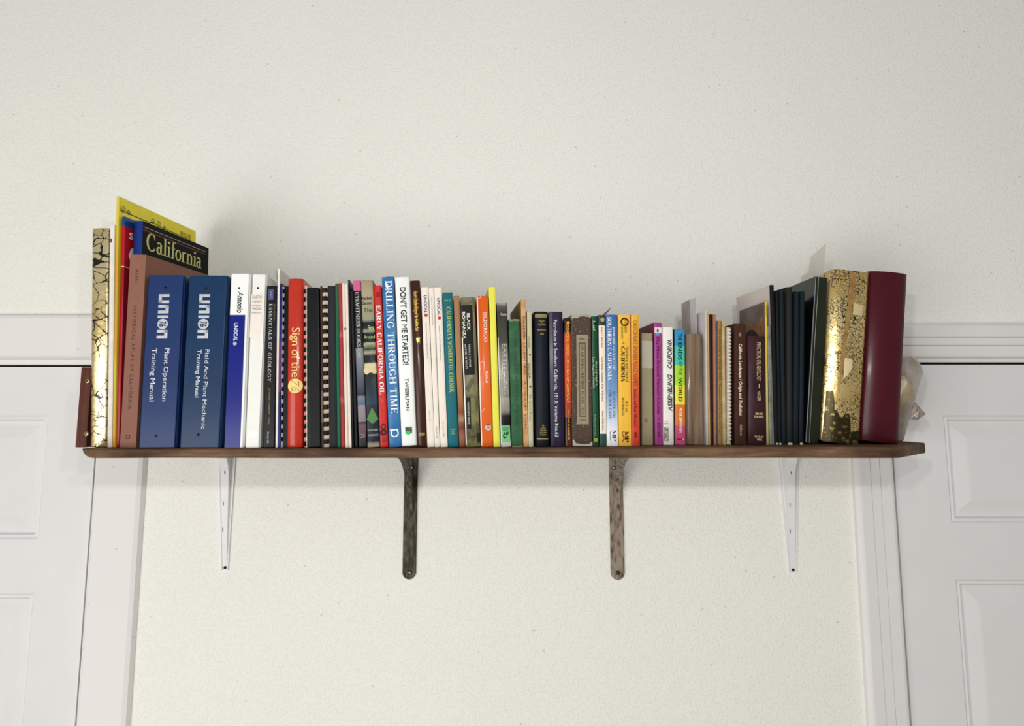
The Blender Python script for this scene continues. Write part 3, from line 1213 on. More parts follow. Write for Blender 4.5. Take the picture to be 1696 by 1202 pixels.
def comb_teeth(b, y0, y1, pitch, frac, x0, x1, mat, depth=.006):
    """plastic comb binding: each finger curls over the page edge"""
    n = int(round((y1 - y0) / pitch))
    k = b.h / (b.yB - b.yT)
    hz = pitch * frac * k / 2
    xa, xb_ = (x0 - .5) * b.w, (x1 - .5) * b.w
    V, Fc = [], []
    m = 8
    for i in range(m + 1):
        a = math.pi * i / m
        x = (xa + xb_) / 2 - (xb_ - xa) / 2 * math.cos(a)
        y = .002 - depth * math.sin(a)
        V += [Vector((x, y, -hz)), Vector((x, y, hz)), Vector((x, y + .0009, -hz)), Vector((x, y + .0009, hz))]
    for i in range(m):
        a = 4 * i
        Fc += [(a, a + 4, a + 5, a + 1), (a + 2, a + 3, a + 7, a + 6), (a + 1, a + 5, a + 7, a + 3), (a, a + 2, a + 6, a + 4)]
    Fc += [(0, 1, 3, 2), (4 * m, 4 * m + 2, 4 * m + 3, 4 * m + 1)]
    first = None
    for i in range(n):
        z = bz(b, y0 + pitch * (i + .5))
        if first is None:
            o = obj('comb_finger', V, Fc, mat, b.root, True)
            first = o
        else:
            o = first.copy()
            COL.objects.link(o)
            o.parent = b.root
        o.location = (0, 0, z)


def sheet(name, pts, th, mat, label, cat, group=None, origin=None):
    """free paper or film: 3D outline polygon (planar, roughly in a y-z plane) given thickness along x"""
    o0 = origin or pts[0]
    n = len(pts)
    V = [Vector(p) - o0 for p in pts] + [Vector(p) - o0 + Vector((th, 0, 0)) for p in pts]
    Fc = [tuple(range(n)), tuple(range(2 * n - 1, n - 1, -1))] + [(i, (i + 1) % n, (i + 1) % n + n, i + n) for i in range(n)]
    o = obj(name, V, Fc, mat)
    o.location = o0
    tag(o, label, cat, group)
    return o

WHITE = M('f1efe9', .45, var=.03)
INK = M('17161a', .5, var=.03)
GOLD = M('d2b35a', .35, metal=.5, var=.12)
GOLDP = M('c9b06a', .5, var=.12)
CREAMT = M('efe6d2', .5, var=.03)
SILV = M('c9ccd2', .35, metal=.35, var=.12, scale=120)

# ---- tall books at the left end
b = book('gold_foil_book', 153, 180, 378, 149.4, 177, 1.153, .27, 'tall gold foil book with dark crackled pattern next to the wooden block', yaw=0, pitch=3)
GF = gold_foil('gold_birch_foil', '1d1710', 'birch')
b.bulge = .0015
hardback(b, GF, pg=PAGEW)

b = book('magazine', 181.2, 190.2, 371.5, 177.9, 184.8, 1.153, .24, 'slim white magazine between the gold foil book and the yellow booklet', 'magazine', yaw=0, pitch=3)
softback(b, M('e6e0d8', .5), pg=PAGEW)
patch(b, 395, 402, .1, .5, '6b5a50', 'printed_mark')

b = book('yellow_booklet', 192.6, 197.4, 324.5, 186, 190.6, 1.153, .288, 'large thin yellow booklet with black scroll border, tallest on the shelf', yaw=0, pitch=3)
YEL = M('f4e440', .5, var=.04)
softback(b, MR([(0, 'e0cf3e'), (.16, 'd9be30'), (.3, 'e0a52a'), (.62, 'd9a233'), (.7, 'c9c24a'), (1, 'e0a32a')], .4), cov=YEL, pg=PAGEW)
hh = b.h
pt_, fc_ = ribbon2([(.004, hh - .0235), (.10, hh - .0235), (.115, hh - .0205), (.13, hh - .0235), (.262, hh - .0235)], .0015)
side(b, pt_, fc_, INK, 'border_rule')
pt_, fc_ = ribbon2([(.262, hh - .0245), (.262, hh - .10)], .0013)
side(b, pt_, fc_, INK, 'border_rule')
for cx, cz, r0, hand in ((.012, hh - .021, .009, 1), (.03, hh - .022, .006, -1), (.112, hh - .019, .008, 1), (.135, hh - .019, .008, -1), (.155, hh - .022, .005, 1), (.225, hh - .018, .006, 1), (.24, hh - .020, .008, -1), (.258, hh - .018, .007, 1), (.258, hh - .035, .007, -1), (.250, hh - .045, .006, 1)):
    path = []
    for i in range(26):
        a = i / 25 * 4.2 * math.pi
        rr = r0 * (1 - i / 30)
        path.append((cx + hand * rr * math.cos(a), cz + rr * .8 * math.sin(a)))
    pt_, fc_ = ribbon2(path, .0010)
    side(b, pt_, fc_, INK, 'scroll_ornament')
V2, F2 = layout('EDDIE ADAMS', 'sans')
side(b, [(.014 + u * .05, hh - .042 + v * .008) for u, v in V2], F2, INK, 'cover_lettering')
side(b, [(.16, hh - .062), (.235, hh - .062), (.235, hh - .044), (.16, hh - .044)], [(0, 1, 2, 3)], M('e9e4cf', .6), 'cover_patch')

b = book('red_magazine', 201.4, 207.5, 358, 192.6, 197.6, 1.156, .24, 'glossy red magazine with a blue top band beside the yellow booklet', 'magazine', yaw=0, pitch=3)
RED = M('c4161c', .28, var=.1, coat=.4)
RSP = MR([(0, '1c4f93'), (.042, '1c4f93'), (.0425, 'cc1a20'), (.215, 'cc1a20'), (.216, 'f0d9a0'), (.221, 'f0d9a0'), (.222, 'b8141a'), (1, 'c4161c')], .25, 'CONSTANT', coat=.4)
softback(b, RSP, cov=RSP, pg=PAGEW)
V2, F2 = layout('S', 'bold')
side(b, [(.014 + u * .012, b.h - .036 + v * .011) for u, v in V2], F2, WHITE, 'cover_lettering')
V2, F2 = layout('C', 'bold')
side(b, [(.014 + u * .07, b.h - .085 + v * .04) for u, v in V2], F2, WHITE, 'cover_lettering')

b = book('road_atlas', 221.6, 237.2, 365, 209.2, 222.6, 1.176, .262, 'large atlas with royal blue spine and black cover reading California', yaw=0, pitch=3)
NAV = M('1b3f9a', .25, var=.06, coat=.5)
BLK = M('141617', .6, spec=.1)
softback(b, NAV, cov=BLK, pg=PAGES)
V2, F2 = layout('California', 'serif')
side(b, [(.014 + u * .215, b.h - .049 + v * .032) for u, v in V2], F2, M('d9d585', .5), 'cover_title')
side(b, [(.002, b.h - .0165), (.25, b.h - .0165), (.25, b.h - .0145), (.002, b.h - .0145)], [(0, 1, 2, 3)], M('8e2f2f', .5), 'red_rule')
side(b, [(.002, b.h - .0105), (.25, b.h - .0105), (.25, b.h - .0097), (.002, b.h - .0097)], [(0, 1, 2, 3)], M('cfc9bd', .5), 'white_rule')
b.root['_keep'] = 1

b = book('hardcover_atlas', 215.6, 241.4, 421, 197.4, 225, 1.132, .262, 'tall plain brown hardcover atlas beside the first blue binder', yaw=0, pitch=3)
BRN = M('9a6a58', .6, var=.04, bump=.1)
hardback(b, BRN, pg=PAGEW)
text(b, 'HAYES', 447, 469, '6b4436', c=.5, hf=.2, track=.25)
text(b, 'HISTORICAL ATLAS OF CALIFORNIA', 508, 679, '5f3c30', c=.5, hf=.21, track=.3)
patch(b, 720.5, 727.5, .36, .62, '6b4436', 'publisher_mark')
patch(b, 722, 726, .42, .56, BRN, 'publisher_mark', eps=.0006)


# ---- ring binders
def binder(TL, TR, yT, BL, BR, Y, D, label, vinyl, yaw=2.0, taper=.9, name='ring_binder', rim=True):
    b = book(name, TL, TR, yT, BL, BR, Y, D, label, 'binder', yaw=yaw, group='ring binders')
    b.taper = taper
    hw, h = b.w / 2, b.h
    s = bevel_box('spine', -hw + .0015, hw - .0015, -.0012, .003, 0, h, .0014, vinyl, b.root, 2)
    b.parts['spine'] = s
    b.bulge = 0.0
    # padded vinyl panel on the spine
    b.t = .004
    for nm, x0, x1 in (('back_cover', -hw, -hw + .004), ('front_cover', hw - .004, hw)):
        o = bevel_box(nm, x0, x1, .0025, b.D, 0, h, .0013, vinyl, b.root, 1, xf=lambda v: tx(b, v))
        b.parts['left' if x0 < 0 else 'right'] = o
    hp = hw - .0055
    obj('pages', [tx(b, v) for v in boxv(-hp, hp, .018, b.D - .02, .006, h - .008)], BOXF, PAGEW, b.root)
    return b


def union_logo(b, y0, y1, c, wf):
    """heavy u n i, the round 76 badge, n"""
    k = 1.0
    L = y1 - y0
    y = [y0 + L * t for t in (0, .205, .243, .435, .48, .54)]
    x0, x1 = c - wf / 2, c + wf / 2
    s = wf * .30
    pts, Fc = [], []

    def rect(xa, xb_, ya, yb_):
        n = len(pts)
        pts.extend([((xa - .5) * b.w, bz(b, yb_)), ((xb_ - .5) * b.w, bz(b, yb_)), ((xb_ - .5) * b.w, bz(b, ya)), ((xa - .5) * b.w, bz(b, ya))])
        Fc.append((n, n + 1, n + 2, n + 3))
    st = L * .064
    # letters read downward, tops to the right
    # u
    rect(x0 + s * .9, x1, y[0], y[0] + st)
    rect(x0, x0 + s, y[0], y[1])
    rect(x0, x1, y[1] - st, y[1])
    # n
    rect(x0, x1, y[2], y[2] + st)
    rect(x1 - s, x1, y[2], y[3])
    rect(x0, x1 - s * .9, y[3] - st, y[3])
    # i
    rect(x0, x1, y[4], y[5])
    # n
    ya, yb_ = y0 + L * .805, y1
    rect(x0, x1, ya, ya + st)
    rect(x1 - s, x1, ya, yb_)
    rect(x0, x1 - s * .9, yb_ - st, yb_)
    onspine(b, pts, Fc, SILV, 'logo_lettering', eps=.0016)
    disc(b, y0 + L * .672, c, L * .118, SILV, 'logo_badge', eps=.0016)
    text(b, '76', y0 + L * .61, y0 + L * .734, '1f3a6a', c=c, hf=wf * .62, font='bold', name='badge_lettering', slant=.15, eps=.0021)


VB = M('24407a', .3, var=.12, scale=14, bump=.12, coat=.3)
VB2 = M('173f6b', .3, var=.1, scale=14, bump=.12, coat=.3)
LW = M('dfe3ea', .45, var=.04)
b = binder(245.6, 306, 456, 229, 291, 1.132, .27, 'navy blue vinyl ring binder nearest the brown atlas, lettered Plant Operation', VB, 0.5, .9)
rivet(b, 477.5, .5, mat=M('0e1018', .2, metal=.3)); rivet(b, 722.5, .47, mat=M('0e1018', .2, metal=.3))
union_logo(b, 488.5, 563, .48, .29)
text(b, 'Plant Operation', 579, 666.5, LW, c=.64, hf=.125, font='sans', eps=.0016)
text(b, 'Training Manual', 579, 666.5, LW, c=.30, hf=.125, font='sans', eps=.0016)
b = binder(313, 378, 456.5, 297, 364, 1.132, .27, 'teal-navy vinyl ring binder lettered Field And Plant Mechanic', VB2, 1.5, .9)
rivet(b, 478.5, .46, mat=M('0e1018', .2, metal=.3)); rivet(b, 720.5, .46, mat=M('0e1018', .2, metal=.3))
union_logo(b, 488.5, 563, .44, .27)
text(b, 'Field And Plant Mechanic', 581, 711.5, LW, c=.575, hf=.10, eps=.0016)
text(b, 'Training Manual', 581, 660, LW, c=.38, hf=.10, eps=.0016)

WV = M('eeefee', .3, var=.02, coat=.3)
b = binder(381.7, 415, 453.5, 370.8, 402.8, 1.132, .27, 'white ring binder with a blue spine insert and handwritten name', WV, 2.0, .8)
patch(b, 523.5, 742, .06, .84, M('16279a', .22, var=.05, coat=.5), 'spine_insert', eps=.0016)
rivet(b, 478, .47, .0038); rivet(b, 718, .38, .0038)
text(b, 'Antonio', 484, 520, INK, c=.56, hf=.28, font='bold', slant=.3, track=.03, name='handwriting', eps=.0016)
text(b, 'UNOCAL', 537, 567, 'e6e8f0', c=.40, hf=.19, font='bold', eps=.0022)
disc(b, 571.5, .38, 3.1, 'b9bcc8', 'logo_badge', eps=.0022)
b = binder(419, 440.6, 454.5, 404.2, 431.4, 1.132, .265, 'white ring binder with a torn paper label on its spine', M('e9eae4', .35, var=.03, coat=.2), 4, .62)
rivet(b, 478, .45, .004); rivet(b, 717, .50, .004)
disc(b, 718.5, .52, 8, M('f1f1ec', .3), 'label_pocket_end', eps=.0017)
poly(b, [(.02, 489), (.80, 487.5), (.84, 515), (.80, 540), (.62, 562), (.45, 566), (.02, 561)], M('ece3da', .7, var=.04), 'torn_paper_label', eps=.0017)
for i, (s2, ya, yb_) in enumerate((('EARTH', 491, 496), ('SCIENCE', 499, 503), ('maps', 505.5, 509), ('TIMELINE', 511, 515), ('history', 518, 521))):
    text(b, s2, ya, yb_, '9a938f', c=.42, hf=.62, d='across', name='handwriting', eps=.0022)

# ---- 440 .. 560
b = book('geology_textbook', 442.8, 459, 474, 435.8, 454.6, 1.135, .165, 'black paperback textbook with white capitals beside the white binder', yaw=6)
b.taper = .7
softback(b, M('14151f', .35, coat=.2, alt='2a2b35', altamt=.1), pg=PAGEW, ragged=.0012)
patch(b, 480, 497, .18, .62, '7d7fc0', 'publisher_frame')
patch(b, 481, 496, .23, .57, '2a2a66', 'publisher_label', eps=.0006)
text(b, 'PEARSON', 483, 494.5, 'b9b9e0', c=.40, hf=.2, eps=.0009)
text(b, 'ESSENTIALS OF GEOLOGY', 504, 634, 'e8e8ea', c=.42, hf=.30, font='serifl', track=.12)
text(b, 'EIGHTH EDITION', 504, 533, '9a8a58', c=.76, hf=.12)
text(b, 'LUTGENS | TARBUCK', 645, 688, 'b09a58', c=.47, hf=.15)
text(b, 'TASA', 692, 704, 'b09a58', c=.47, hf=.15)
text(b, 'Prentice Hall', 716, 734, 'd8d8dc', c=.42, hf=.16)

b = book('paper_folder', 460.2, 464, 445, 456, 459.8, 1.136, .20, 'tall white paper folder standing between the black textbook and thin blue pamphlet', 'folder', yaw=6)
softback(b, M('e6e1d8', .6), pg=PAGEW)
b = book('pamphlet', 464.4, 467.6, 470, 460, 463.6, 1.136, .20, 'very thin pamphlet with a blue and purple spine', 'pamphlet', yaw=6)
softback(b, MR([(0, '171d7c'), (.35, '232a8c'), (.36, '7a2d7e'), (.66, '8a3d86'), (.67, '23297a'), (1, '2a3f98')], .35), pg=PAGEW)


def combbook(TL, TR, yT, BL, BR, Y, D, label, cov_l, cov_r, pg, tooth, pitch, frac, x0, x1, y0, y1, depth=.006):
    b = book('comb_bound_report', TL, TR, yT, BL, BR, Y, D, label, 'report', yaw=6, group='comb-bound reports')
    hw = b.w / 2
    xa, xb_ = (x0 - .5) * b.w, (x1 - .5) * b.w
    b.t = .001
    obj('back_cover', boxv(-hw, xa, .002, D, 0, b.h), BOXF, cov_l, b.root)
    obj('front_cover', boxv(xb_, hw, .002, D, 0, b.h), BOXF, cov_r, b.root)
    b.parts['spine'] = obj('pages', boxv(xa + .0001, xb_ - .0001, .003, D - .001, .0005, b.h - .0008), BOXF, pg, b.root)
    comb_teeth(b, y0, y1, pitch, frac, x0 + .02, x1 - .02, tooth, depth)
    return b


combbook(468, 477.2, 474, 464, 475.4, 1.136, .215, 'slim black comb-bound report with grey page edges left of the red book', M('b9bccb', .5), M('0f1013', .3), M('a8a9b5', .7), M('0b0b0d', .3), 13.6, .5, .05, .32, 476, 734, .004)

b = book('glossy_red_book', 477.8, 503, 462.5, 476, 501, 1.136, .215, 'thick glossy red book with cream lettering and round 76 badge', yaw=6)
b.bulge = .0035
RGL = M('cf3a28', .22, var=.07, coat=.6)
hardback(b, RGL, pg=PAGEW, ragged=.0012)
CR = M('f2d98c', .5, var=.03)
text(b, 'Sign of the', 545, 627, CR, c=.56, hf=.52, font='sans', eps=.0013)
disc(b, 641.5, .52, 12, CR, 'badge', eps=.0012)
text(b, '76', 632.5, 650.5, 'a8702a', c=.52, hf=.5, font='light', slant=.2, name='badge_lettering', eps=.0018)
text(b, '76', 633.5, 649.5, CR, c=.52, hf=.40, font='light', slant=.2, name='badge_lettering', eps=.0021)

combbook(503.4, 507, 473, 501.6, 509.2, 1.136, .215, 'black comb-bound report with salmon page edges right of the glossy red book', M('d9533c', .4), M('e9e3dc', .5), M('e88a70', .6), M('0c0b0d', .35), 14.0, .52, .06, .74, 476, 736, .005)

b = binder(507.6, 529.6, 476.5, 509.8, 532, 1.136, .24, 'slim black binder with no lettering between two comb-bound reports', M('0f1115', .3, var=.2, coat=.2), 6, .95)
b = combbook(530.2, 543.4, 474, 532.2, 546, 1.136, .215, 'brown comb-bound report with cream page edges and dark brown comb', M('4a2c20', .5), M('4a2c20', .5), M('cbc4ae', .7), M('3b2219', .25), 13.9, .52, .26, .94, 474.5, 738, .006)
text(b, 'SULPHUR MOUNTAIN OIL FIELD STUDY', 650, 702, 'c9b8a0', c=.12, hf=.1)
b = book('charcoal_folder', 543.8, 555, 473.5, 546.4, 558.2, 1.136, .215, 'plain charcoal grey folder right of the brown comb-bound report', 'folder', yaw=6, group='document folders')
softback(b, M('2b2e31', .6, var=.06), pg=PAGEW)
b = book('green_folder', 555.2, 560.6, 470, 558.6, 564.4, 1.134, .215, 'thin bright green folder standing beside the red folder', 'folder', yaw=6, group='document folders')
softback(b, M('0f6b4c', .45, var=.06), pg=PAGEW)
b = book('red_folder', 560.8, 566.4, 469.5, 564.8, 571.6, 1.134, .215, 'thin worn red folder between the green and the white folders', 'folder', yaw=6, group='document folders')
softback(b, M('b3383a', .5, alt='c07a5a', altamt=.08), pg=PAGEW)
b = book('white_folder', 566.6, 571.4, 469.5, 572, 577, 1.134, .215, 'thin off-white folder touching the red folder', 'folder', yaw=6, group='document folders')
softback(b, M('e2d6c9', .6, var=.05), pg=PAGEW)
disc(b, 546.5, .8, 2.2, '8a8480', 'staple_mark')
b = book('white_folder', 571.6, 576.2, 469.8, 577.2, 582.4, 1.134, .215, 'thin off-white folder touching the black slim books', 'folder', yaw=6, group='document folders')
softback(b, M('e6dccf', .6, var=.05), pg=PAGEW)
b = book('black_slim_book', 576.6, 579.4, 463.5, 583, 586.2, 1.137, .19, 'tallest thin black book just left of the pink-topped book', yaw=6, group='black slim books')
softback(b, M('111114', .4), pg=PAGES)
b = book('black_slim_book', 580.8, 584.6, 481, 586.8, 593.6, 1.137, .19, 'thin black book touching the pink-topped book, lower than its twin', yaw=6, group='black slim books')
softback(b, M('0d0d10', .4), pg=PAGES)

# ---- 585 .. 740
b = book('pink_topped_book', 585, 597.4, 464.8, 595, 607.4, 1.137, .215, 'slim picture book with a pink top block and white capitals on black', yaw=6)
hardback(b, MR([(0, 'd8639b'), (.063, 'd8639b'), (.064, '141316'), (.413, '141316'), (.414, '8b9296'), (.50, '7d848c'), (.60, '5a6072'), (.68, '3c3f4d'), (.69, '1c1c22'), (.705, '7c88a0'), (.75, '5d6a86'), (.755, '9a8f96'), (.85, '8d8289'), (.855, '1e1a1d'), (.87, '7b5a5c'), (.92, '6b5256'), (.925, '3a4148'), (1, '1f2328')], .35, 'LINEAR', noise_mix=.01), cov=M('141316', .4), pg=PAGEW, t=.0015)
text(b, 'EYEWITNESS BOOKS', 485, 577, 'e9e7e4', c=.48, hf=.48, font='serifl')
text(b, 'OIL', 581, 597, 'c9cdd0', c=.48, hf=.40, font='serifl')
text(b, 'COLOR', 719.5, 725.5, 'd9a0a0', c=.5, hf=.7, d='across')

b = book('sea_picture_book', 598, 617.8, 464.5, 608.6, 629.2, 1.137, .215, 'worn beige and dark teal dust-jacketed book next to the red hardback', yaw=6)
b.bulge = .0012
hardback(b, MR([(0, 'a79a7c'), (.08, 'b3a888'), (.18, 'a89f80'), (.24, '9aa088'), (.26, '1d2b2e'), (.295, '27343a'), (.31, 'a9a888'), (.325, '1b2a2d'), (.375, '16282c'), (.385, 'b7b191'), (.405, '7a8a68'), (.42, '1e2a2c'), (.44, 'a7a78a'), (.46, '1d262b'), (.50, '20292c'), (.51, 'd8cba0'), (.565, 'd9c89a'), (.57, '1d2c33'), (.66, '16303f'), (.74, '1f4858'), (.765, '2a2840'), (.90, '22323f'), (.965, '1a2a3a'), (.985, 'a7a08c'), (1, 'b0a890')], .4, 'LINEAR', noise_mix=.012, noise_scale=160), cov=M('6f6a58', .5), pg=PAGES, ragged=.0012)
text(b, 'Rachel', 493, 497.5, INK, c=.42, hf=.80, d='across', font='bold')
text(b, 'Carson', 501, 505.5, INK, c=.42, hf=.80, d='across', font='bold')
text(b, 'The', 512, 519, '3a3c34', c=.5, hf=.75, d='across')
text(b, 'Sea', 541, 548, 'cfe0a8', c=.68, hf=.5, d='across')
text(b, 'Around', 557, 563.5, 'a9cf8a', c=.52, hf=.9, d='across')
text(b, 'Us', 573, 579, '6f8a50', c=.6, hf=.5, d='across')
for cxx in (.22, .72):
    disc(b, 616, cxx, 5.2, M('d9c89a', .5), 'printed_shape', ry=1.3)
disc(b, 625, .5, 6.5, M('2a2a2a', .5), 'printed_shape', eps=.0007, ry=.8)
poly(b, [(.5, 676), (.98, 696), (.5, 704), (.03, 696)], M('5c8a4e', .5), 'printed_shape')
text(b, 'MODERN LIBRARY', 712, 715, 'b9c2c0', c=.5, hf=.85, d='across')
text(b, 'PAPERBACKS', 720, 723, 'b9c2c0', c=.5, hf=.85, d='across')

b = book('red_hardback', 619, 631.6, 473, 630.2, 643, 1.137, .215, 'slim bright red hardback with white serif capitals beside the tall blue book', yaw=6)
hardback(b, M('d8211f', .35, var=.05, coat=.3, alt='df5a50', altamt=.04), pg=PAGEW, t=.0018)
text(b, 'EARLY CALIFORNIA OIL', 507, 655, 'f4eae4', c=.5, hf=.58, font='serifb', track=.05)
patch(b, 485, 488.5, .3, .85, '9a1a1a', 'publisher_mark'); patch(b, 490, 493, .3, .85, '9a1a1a', 'publisher_mark')
disc(b, 708, .46, 4.6, '5a1518', 'emblem', inner=.55)
disc(b, 717, .46, 5.4, '4a1518', 'emblem', inner=.3)
text(b, 'TEXAS', 726, 728.5, '5a1518', c=.5, hf=.6, d='across'); text(b, 'A&M', 730, 732.5, '5a1518', c=.5, hf=.6, d='across')

b = book('blue_hardback', 631.9, 652.6, 459, 645, 664.6, 1.137, .235, 'tall blue hardback with large white serif capitals', yaw=6)
b.bulge = .0012
hardback(b, M('2d74b4', .35, var=.08, coat=.2, alt='4a8cc4', altamt=.25), cov=M('2d66a8', .4), pg=PAGEW, ragged=.0012)
text(b, 'DRILLING THROUGH TIME', 466, 686, 'eef0ee', c=.56, hf=.56, font='serif', track=.04)
disc(b, 718.5, .5, 6.6, 'eef0ee', 'publisher_mark', inner=.72)
patch(b, 712, 714, .12, .8, 'eef0ee', 'publisher_mark', eps=.0008)
poly(b, [(.25, 466), (.5, 472), (.5, 480), (.3, 476)], M('f0ece6', .8), 'scuff')

b = book('white_hardback', 654.2, 678.6, 459.3, 665.2, 691, 1.137, .225, 'thick white hardback with heavy black capitals and a green dot sticker', yaw=6)
b.bulge = .0018
hardback(b, M('eceeec', .35, var=.02, coat=.2), pg=PAGEW)
text(b, "DON'T GET ME STARTED!", 477, 607, INK, c=.5, hf=.37, font='bold')
text(b, 'TWISSELMAN', 629, 682, INK, c=.5, hf=.23, font='bold')
patch(b, 708.5, 719, .28, .72, M('8a9488', .6, alt='2a2c28', altamt=.3, scale=200), 'publisher_mark')
disc(b, 718, .47, 3.4, '31d15c', 'dot_sticker', eps=.0012)
patch(b, 738.5, 741, .02, .98, '4a3a30', 'worn_foot')

b = book('brown_hardback', 679, 695.6, 465.3, 691.2, 707.8, 1.137, .225, 'dark brown hardback with gold script title and gold horse', yaw=6)
b.bulge = .0022
hardback(b, M('4a2618', .3, var=.12, coat=.35), pg=PAGES)
text(b, 'Sweet Charles King of the Golden Sea', 484, 550, GOLD, c=.52, hf=.42, font='serif', slant=.15, eps=.0012)
poly(b, [(.35, 564), (.45, 561), (.62, 563), (.7, 560), (.8, 562), (.72, 566), (.75, 572), (.65, 569), (.5, 569), (.45, 572), (.42, 568)], GOLD, 'horse_emblem', eps=.0014)
text(b, '70/80', 717.5, 722.5, GOLD, c=.5, hf=.62, d='across', slant=.2, eps=.0014)

NV = '1d2c86'
b = book('white_directory', 697, 709.4, 476, 708.2, 719.6, 1.138, .215, 'slim off-white directory touching the brown hardback, navy lettering and red dot', yaw=6, group='company directories')
WD = M('e9e0d4', .5, var=.04)
softback(b, WD, pg=PAGEW)
text(b, 'UNOCAL', 490, 519.5, NV, c=.52, hf=.40, font='bold', slant=.1)
disc(b, 523.5, .55, 3.0, 'd05a4c', 'logo_badge'); text(b, '76', 522, 525, NV, c=.55, hf=.25, eps=.001)
text(b, 'Telephone & Management Organization Directory', 536, 597, '4a4650', c=.52, hf=.15)
text(b, 'January 1985', 682, 700, 'c87058', c=.5, hf=.15)
b = book('white_directory', 710, 718.4, 477, 720, 728.8, 1.138, .215, 'thinnest off-white directory between two others, faint small lettering only', yaw=6, group='company directories')
softback(b, WD, pg=PAGEW)
text(b, 'CORPORATE TELEPHONE DIRECTORY', 492, 540, '7a747c', c=.5, hf=.2)
text(b, 'September 1987', 708, 727, '4a4650', c=.5, hf=.2)
b = book('white_directory', 719, 731.4, 476.2, 729.6, 741.6, 1.138, .215, 'slim off-white directory touching the teal book, navy lettering and red dot', yaw=6, group='company directories')
softback(b, WD, pg=PAGEW)
text(b, 'UNOCAL', 494.5, 524, NV, c=.52, hf=.40, font='bold', slant=.1)
disc(b, 528, .55, 3.0, 'd05a4c', 'logo_badge'); text(b, '76', 526.5, 529.5, NV, c=.55, hf=.25, eps=.001)
text(b, 'Telephone & Management Organization Directory', 540, 599, '4a4650', c=.52, hf=.15)
text(b, 'January 1986', 700, 724, 'c87058', c=.5, hf=.15)

# ---- 730 .. 850
b = book('teal_hardback', 732, 749.8, 485, 742.4, 760, 1.14, .20, 'teal cloth hardback with yellow capitals', yaw=6)
b.bulge = .001
hardback(b, M('17737f', .55, var=.05, bump=.1), pg=PAGES)
LY = M('b8c05a', .5)
text(b, 'BAUR', 497, 499.5, LY, c=.5, hf=.6, d='across')
text(b, "CALIFORNIA'S WONDERFUL CORNER", 509.5, 652, LY, c=.55, hf=.40, font='serifb', track=.1)
text(b, 'MORRIS', 711, 713.5, LY, c=.5, hf=.48, d='across'); text(b, 'AND', 715, 717, LY, c=.5, hf=.25, d='across'); text(b, 'SONS', 718, 720, LY, c=.5, hf=.4, d='across')

b = book('tan_paperback', 750.8, 761, 490, 761, 770.6, 1.14, .19, 'slim tan paperback with peeling rust-red lower spine', yaw=6)
softback(b, MR([(0, 'a97a52'), (.55, 'b08158'), (.70, 'a5714a'), (.78, '8f4c2e'), (.82, 'b28a68'), (.87, '7f3d28'), (.93, 'a06a4a'), (1, '8a4228')], .5, noise_mix=.10, noise_scale=90), pg=PAGEY)

b = book('black_jacketed_book', 761.6, 787, 492.5, 772, 795.6, 1.14, .205, 'torn black and olive dust-jacketed book under clear film, left of the orange book', yaw=6)
b.bulge = .0012
OLV = MR([(0, '8a8468'), (.05, '6f6a50'), (.10, '8d8560'), (.5, '6a6a48'), (.62, '8a8458'), (.70, '5d5e42'), (.82, '8e875c'), (.93, '4a4a34'), (1, '8a8458')], .3, noise_mix=.25, noise_scale=70, coat=.4)
hardback(b, OLV, cov=M('3a3a30', .4), pg=PAGEY, ragged=.001)
patch(b, 506, 623, .02, .80, M('15130f', .55), 'title_panel')
text(b, 'BLACK', 520, 549, 'e9e4d8', c=.50, hf=.19, font='bold', eps=.001)
text(b, 'BONANZA', 517, 563, 'e9e4d8', c=.18, hf=.19, font='bold', eps=.001)
text(b, 'FRANK J. TAYLOR', 572, 610, 'd9d4c6', c=.50, hf=.12, font='serif', eps=.001)
text(b, 'and EARL M. WELTY', 572, 613, 'd9d4c6', c=.24, hf=.12, font='serif', eps=.001)
patch(b, 660, 711, .12, .42, M('15130f', .55), 'publisher_panel')
text(b, 'WHITTLESEY HOUSE', 667, 704, 'd9d4c6', c=.27, hf=.11, font='serif', eps=.001)
patch(b, 661, 682, .46, .74, M('7d7a4c', .4), 'printed_shape')
poly(b, [(.1, 645), (.55, 628), (.75, 632), (.3, 652)], M('5c5a3c', .4), 'printed_shape')
patch(b, 718, 734, .78, .98, M('2a1a12', .5), 'torn_gap', eps=.0005)
pt_, fc_ = ribbon2([(-b.w * .5 + .0008, bz(b, 560)), (-b.w * .5 + .0012, bz(b, 640)), (-b.w * .5 + .0008, bz(b, 737))], .0016)
onspine(b, pt_, fc_, M('f0eee6', .3), 'jacket_edge', eps=.0008)

b = book('orange_book', 789, 809, 490.5, 797, 817, 1.142, .20, 'bright orange book with white lettering and a scuffed spine', yaw=6)
b.bulge = .0006
hardback(b, M('e8661c', .4, var=.05, coat=.2), pg=PAGEW, ragged=.0012, t=.0018)
patch(b, 491, 738, .0, .09, M('f1e2d4', .5), 'white_edge')
text(b, 'OILDORADO', 517.5, 568, 'f4efe8', c=.66, hf=.27, font='sans', track=.04)
text(b, 'Rintoul', 617, 636, 'f4efe8', c=.66, hf=.22, font='serif')
disc(b, 709, .62, 4.8, 'd9cfc0', 'emblem'); disc(b, 709, .62, 2.6, '7a6a5a', 'emblem', eps=.0008, inner=.6)
patch(b, 704, 705.5, .5, .74, '3a2a20', 'emblem', eps=.0009)
for ya in (494, 601.5, 681):
    pt_, fc_ = ribbon2([((x - .5) * b.w, bz(b, ya + dy)) for x, dy in ((.1, 1), (.3, 0), (.36, -4)) ], .0006)
    onspine(b, pt_, fc_, M('f6d9c4', .8), 'scuff')

